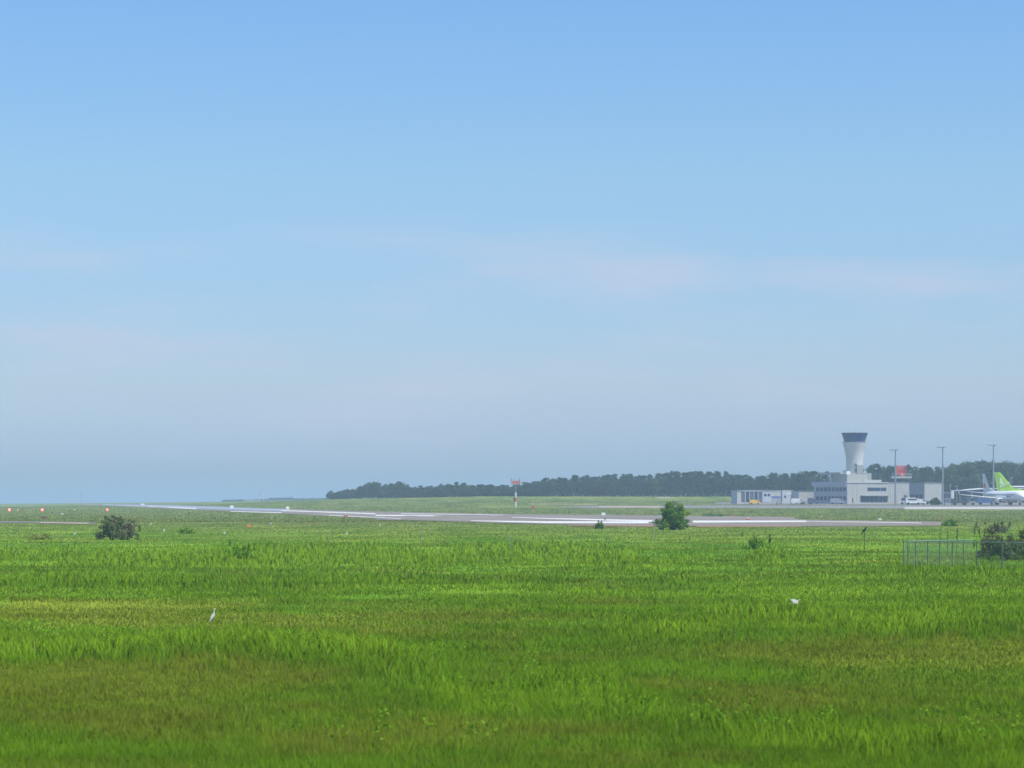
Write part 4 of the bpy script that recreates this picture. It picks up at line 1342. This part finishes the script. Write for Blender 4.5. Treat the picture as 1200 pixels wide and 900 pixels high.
stake(493.5, 232, 1.5, STEEL, 'thin grey stake in the field left of the striped mast', .03, True)
stake(597.5, 215, 1.3, STEEL, 'thin grey stake in the field below the striped mast', .03, True)
stake(767, 260, 2.0, STEEL, 'thin pale grey stake at the lower left of the round bush', .025, True)
stake(387, 236, 1.3, STEEL, 'thin faint stake in the grass left of centre', .02, True)

BIRDW = mat('white_feathers', (0.52, 0.53, 0.50), 0.8, var=.05, scale=20)
BIRDK = mat('dark_feathers', (0.025, 0.026, 0.03), 0.7, var=.2, scale=20)
BILL = mat('bill', (0.45, 0.30, 0.08), 0.5)


def body(parent, st, m, n=12):
    return MB().tube([p for p, r in st], [r for p, r in st], n).build('body', m, parent, smooth=True)


# crow on a T topped post
X, Y, z = atd(1013, 215)
hp = zrow(625.2, 215) - z
t = empty('perch_post', (X, Y, z), 0, 'slim dark post with a short crossbar carrying a crow', 'post')
MB().tube([(0, 0, -.2), (0, 0, hp - .03)], [.035, .03], 8).build('pole', WOOD, t)
MB().quadbox((-.20, -.02, hp - .03), (.12, .02, hp)).build('crossbar', WOOD, t)
MB().tube([(-.16, 0, hp), (-.16, 0, hp - .35)], .008, 5).build('wire', WOOD, t)
crow = empty('crow', (X, Y, z + hp), R(0), 'dark crow perched on the slim post facing right and upward', 'bird')
body(crow, [((-.24, 0, .06), .012), ((-.17, 0, .12), .05), ((-.08, 0, .20), .10), ((.02, 0, .31), .115), ((.08, 0, .40), .085), ((.12, 0, .46), .065), ((.15, 0, .50), .07), ((.19, 0, .52), .05), ((.22, 0, .525), .02)], BIRDK)
MB().tube([(.215, 0, .525), (.30, 0, .515)], [.018, .003], 6).build('beak', BIRDK, crow)
MB().hull8([(-.14, -.05, .10), (-.30, -.04, -.06), (-.30, .04, -.06), (-.14, .05, .10)], [(-.12, -.05, .14), (-.33, -.04, -.03), (-.33, .04, -.03), (-.12, .05, .14)]).build('tail', BIRDK, crow)
for s in (-1, 1):
    MB().hull8([(.06, s * .10, .36), (-.16, s * .09, .10), (-.22, s * .06, .06), (-.04, s * .11, .22)], [(.05, s * .125, .37), (-.16, s * .11, .11), (-.23, s * .075, .065), (-.04, s * .13, .23)]).build('wing', BIRDK, crow)
    MB().tube([(-.01, s * .03, .22), (0, s * .03, 0)], .010, 5).build('leg', BIRDK, crow)


def egret_flying(px, row, d, yaw, roll, label, wing_up=.6, s=1.0):
    X = (px - 600) / FPX * d
    t = empty('egret', (X, d, zrow(row, d)), yaw, label, 'bird')
    t.rotation_euler = (roll, R(-30), yaw)
    t.scale = (s,) * 3
    body(t, [((-.22, 0, 0), .012), ((-.14, 0, 0), .045), ((0, 0, 0), .065), ((.10, 0, .01), .055), ((.16, 0, .03), .030), ((.20, 0, .035), .032), ((.23, 0, .03), .018)], BIRDW)
    MB().tube([(.225, 0, .03), (.30, 0, .02)], [.010, .002], 6).build('beak', BILL, t)
    MB().tube([(-.2, .01, 0), (-.38, .015, -.01)], [.010, .005], 5).build('leg', BIRDK, t)
    for q in (-1, 1):
        mb = MB()
        pts = [(0, .05, 0, .20), (.0, .22, wing_up * .22, .19), (-.03, .40, wing_up * .30, .14), (-.08, .52, wing_up * .28, .04)]
        for (x, y, zz, c) in pts:
            mb.v += [(x + c * .5, q * y, zz), (x - c * .5, q * y, zz - .005), (x + c * .3, q * y, zz + .014)]
        for i in range(3):
            a = i * 3
            mb.f += [(a, a + 1, a + 4, a + 3), (a, a + 3, a + 5, a + 2), (a + 1, a + 2, a + 5, a + 4)]
        mb.f += [(9, 10, 11)]
        mb.build('wing', BIRDW, t)
    return t


egret_flying(932.5, 706.0, 92, R(8), R(12), 'white egret flying low over the meadow at the right', .35, .66)
# standing egret among the grass, neck slanting up
X, Y, z = atd(249.5, 84)
eg = empty('egret', (X, Y, zrow(724, 84)), R(30), 'white egret standing upright in the grass at the left', 'bird')
body(eg, [((-.13, 0, -.16), .008), ((-.09, 0, -.08), .03), ((-.03, 0, .02), .055), ((.02, 0, .10), .045), ((.045, 0, .16), .022), ((.04, 0, .21), .016), ((.05, 0, .26), .017), ((.075, 0, .285), .022), ((.10, 0, .28), .010)], BIRDW)
MB().tube([(.098, 0, .28), (.17, 0, .265)], [.009, .002], 6).build('beak', BILL, eg)
for s in (-1, 1):
    MB().hull8([(.03, s * .045, .10), (-.08, s * .03, -.07), (-.12, s * .02, -.12), (-.03, s * .05, .0)], [(.03, s * .058, .10), (-.08, s * .045, -.07), (-.12, s * .03, -.12), (-.03, s * .064, .0)]).build('wing', BIRDW, eg)
    MB().tube([(-.02, s * .02, -.01), (-.01, s * .02, -.32)], .006, 5).build('leg', BIRDK, eg)

# ------------------------------------------------------------------ runway lights, markers, masts
REDL = mat('red_lamp', (0.5, 0.03, 0.02), 0.3, emit=(1.0, 0.20, 0.17), es=4.2)
REDHALO = mat('red_lamp_halo', (0.5, 0.03, 0.02), 0.3, emit=(1.0, 0.10, 0.06), es=1.0)  # dim emission that paints a red halo round the lens
AMBL = mat('amber_lamp', (0.5, 0.3, 0.05), 0.3, emit=(1.0, 0.62, 0.25), es=.9)
for px_, row_, m_, r_, lb in ((11.0, 597.4, REDL, .44, 'glowing red runway end light at the left frame edge'), (49.5, 597.4, REDL, .44, 'glowing red runway end light, middle of the three'), (125.8, 597.2, REDL, .34, 'glowing red light just above the dark bush at the left'),
                              (21, 597.6, AMBL, .22, 'faint amber light right of the leftmost red light'), (87.5, 597.4, AMBL, .22, 'faint amber light between two red lights'), (151, 607.4, AMBL, .10, 'tiny yellow light above the dark bush')):
    X, Y, z = ground(px_, row_ + 2.0)
    h = zrow(row_, Y) - z
    t = empty('runway_light', (X, Y, z), 0, lb, 'light')
    MB().tube([(0, .1, -.2), (0, .1, h)], .06, 6).build('post', ORANGE, t)
    MB().tube([(0, .25, h), (0, -.06, h)], [r_ * .7, r_ * 1.08], 14).build('housing', DARKG, t)
    MB().tube([(0, -.061, h), (0, -.16, h), (0, -.22, h)], [r_, r_ * .8, r_ * .3], 14).build('lens', m_, t)
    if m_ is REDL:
        MB().tube([(0, -.062, h), (0, -.11, h)], [r_ * 1.35, r_ * 1.25], 14).build('halo_ring', REDHALO, t)  # added glowing ring, stands in for the lamp's halo


def hut(px, row, w, h, m1, m2, label, name='marker_box'):
    X, Y, z = ground(px, row)
    t = empty(name, (X, Y, z), R(15), label, 'marker')
    MB().hull8([(-w / 2, -w / 3, -.1), (w / 2, -w / 3, -.1), (w / 2, w / 3, -.1), (-w / 2, w / 3, -.1)], [(-w * .42, -w * .28, h * .8), (w * .42, -w * .28, h * .8), (w * .42, w * .28, h * .8), (-w * .42, w * .28, h * .8)]).build('body', m1, t)
    MB().hull8([(-w * .46, -w * .32, h * .8 + .001), (w * .46, -w * .32, h * .8 + .001), (w * .46, w * .32, h * .8 + .001), (-w * .46, w * .32, h * .8 + .001)], [(-w * .3, -w * .2, h), (w * .3, -w * .2, h), (w * .3, w * .2, h), (-w * .3, w * .2, h)]).build('top', m2, t)
    for sx in (-.3, .3):
        MB().tube([(sx * w, 0, -.5), (sx * w, 0, 0)], .05, 5).build('leg', STEEL, t)


hut(271.5, 595.9, 1.6, 1.2, WHITE, WHITE, 'white marker box on the far runway edge, left of two')
hut(337, 597.2, 1.4, 1.1, WHITE, WHITE, 'white marker box on the far runway edge, below the dark distant shed')
hut(707, 604.0, 1.25, .75, WHITE, WHITE, 'low white marker box on the far runway edge left of the round bush')
hut(167, 592.2, 2.4, 1.0, WHITE, WHITE, 'tiny white marker far down the runway at the left')
hut(876.5, 609.2, .8, .45, RED, WHITE, 'small red and white marker on the runway')
hut(625, 594.9, 1.3, .6, RED, mat('rust_red', (.35, .08, .06)), 'red marker box in the grass right of the striped mast')
hut(1100.5, 607.6, .6, .4, mat('faded_orange', (.5, .2, .09)), SOIL, 'small orange marker in the grass at the right end of the runway')
hut(291.5, 617.6, .62, .42, ORANGE, SOIL, 'orange marker box in the field below the distant shed')
hut(51.5, 607.6, 1.4, .55, mat('dark_red', (.22, .04, .04)), DARKG, 'dark red box in the grass below the middle red light')
hut(526, 593.2, 2.2, .4, mat('rust', (.22, .10, .07)), DARKG, 'flat rusty brown box in the far grass before the wood')
hut(405, 606.2, 1.0, .9, mat('faded_red', (.42, .16, .13)), PALE, 'faded red box on the near runway edge at left')
hut(73, 602.8, .8, .4, WHITE, PALE, 'small white box in the grass between the red lights')
hut(1031, 609.2, .8, .3, WHITE, WHITE, 'small white marker on the runway near its right end')
hut(858.5, 605.2, 2.0, .4, SOIL, SOIL, 'flat brownish orange marker board in the grass below the fire engine', 'marker_board')
hut(962, 606.2, .5, .3, PALE, WHITE, 'tiny pale marker on the far runway edge')
for px_, rw_, lb in ((262.5, 629.0, 'white rag caught in the grass at left'), (406.5, 629.5, 'white rag caught in the grass left of centre'), (192, 625.5, 'small white scrap in the grass right of the dark bush'),
                     (176.5, 617.5, 'pale scrap in the grass near the dark bush'), (445, 618.5, 'tiny white scrap in the grass near the runway'), (87, 629.5, 'pale scrap in the grass left of the dark bush'), (317, 616.5, 'tiny pale scrap near the orange marker box')):
    X, Y, z = ground(px_, rw_)
    mb = MB()
    mb.v = [(-.10, 0, .02), (.10, .02, .0), (.13, .05, .28), (-.04, .02, .36), (-.09, .12, .05), (.09, .14, .03), (.08, .12, .22), (-.06, .1, .30)]
    mb.f = [(0, 1, 2, 3), (7, 6, 5, 4), (0, 4, 5, 1), (1, 5, 6, 2), (2, 6, 7, 3), (3, 7, 4, 0)]
    o = mb.build('scrap', BIRDW, None, loc=(X, Y, z + .30))
    o.rotation_euler = (0, .4, random.random())
    tag(o, lb, 'litter')

# red and white mast with a platform
X, Y, z = ground(604.3, 594.6)
mst = empty('striped_mast', (X, Y, z), 0, 'red and white banded pole carrying a red basket platform in front of the wood', 'mast')


def mh(row):
    return zrow(row, Y) - z


bands = [(594.9, 588.2, WHITE), (588.2, 583.0, RED), (583.0, 577.2, WHITE), (577.2, 568.0, STEEL)]
for r0, r1, m_ in bands:
    MB().tube([(0, 0, mh(r0) - (.3 if r0 > 594 else 0)), (0, 0, mh(r1))], .32 if m_ is not STEEL else .22, 10).build('band', m_, mst)
MB().quadbox((-.75, -.4, mh(587)), (-.33, .1, mh(583.4))).build('cabinet', DARKG, mst)
MB().quadbox((-1.45, -.9, mh(568)), (1.45, .9, mh(566.8))).build('platform', PALER, mst)
MB().quadbox((-1.5, -.95, mh(566.7)), (1.5, .95, mh(563.4))).build('basket', mat('pale_red', (.62, .20, .16)), mst)
for sx in (-1.4, 1.4):
    MB().tube([(sx, 0, mh(566.7)), (sx, 0, mh(560.6))], .12, 6).build('horn', DARKG, mst)
for sx in (-.5, .5):
    MB().tube([(sx, 0, mh(563.4)), (sx, 0, mh(561.4))], .07, 6).build('antenna', STEEL, mst)
for sx in (-1, 1):
    MB().tube([(sx * 1.2, 0, mh(568)), (sx * .2, 0, mh(571.5))], .08, 6).build('brace', STEEL, mst)

for px_, d_, tr, m2_, lb in ((304.7, 2600, 577.0, RED, 'very distant thin red mast on the horizon at the left'), (308.6, 2640, 577.0, WHITE, 'very distant thin white mast beside the red one'), (95.5, 3300, 577.0, STEEL, 'barely visible distant grey mast on the left horizon'), (77, 3300, 581.0, PALE, 'barely visible distant pale mast at the far left')):
    X, Y, z = atd(px_, d_)
    t = empty('distant_mast', (X, Y, z), 0, lb, 'mast')
    hh = zrow(tr, d_) - z
    for k in range(3):
        MB().tube([(0, 0, hh * k / 3 - (.5 if k == 0 else 0)), (0, 0, hh * (k + 1) / 3)], .35, 6).build('section', m2_ if k != 1 else (STEEL if m2_ is STEEL else WHITE), t)
B = Block('distant_shed', 314.6, 2700, 'long dark low shed on the horizon left of the wood', rot=R(6))
B.box('wall', mat('dark_shed', (.10, .12, .18)), (0, 0, -1.5), (26.0, 14, B.h(583.6)))
MB().hull8([(-.3, -.4, B.h(583.6)), (26.6, -.4, B.h(583.6)), (26.6, 14.4, B.h(583.6)), (-.3, 14.4, B.h(583.6))], [(1.0, 1, B.h(583.2)), (26.2, 1, B.h(582.0)), (26.2, 13, B.h(582.0)), (1.0, 13, B.h(583.2))]).build('roof', mat('shed_roof', (.14, .16, .22)), B.root)
X, Y, z = atd(296, 2300)
o = MB().quadbox((-7, -3, -.5), (7, 3, 1.5)).build('wall', PALE, None)
o.name = 'distant_hut'; o.location = (X, Y, z)
tag(o, 'low pale distant hut at the foot of the red mast on the horizon', 'building')
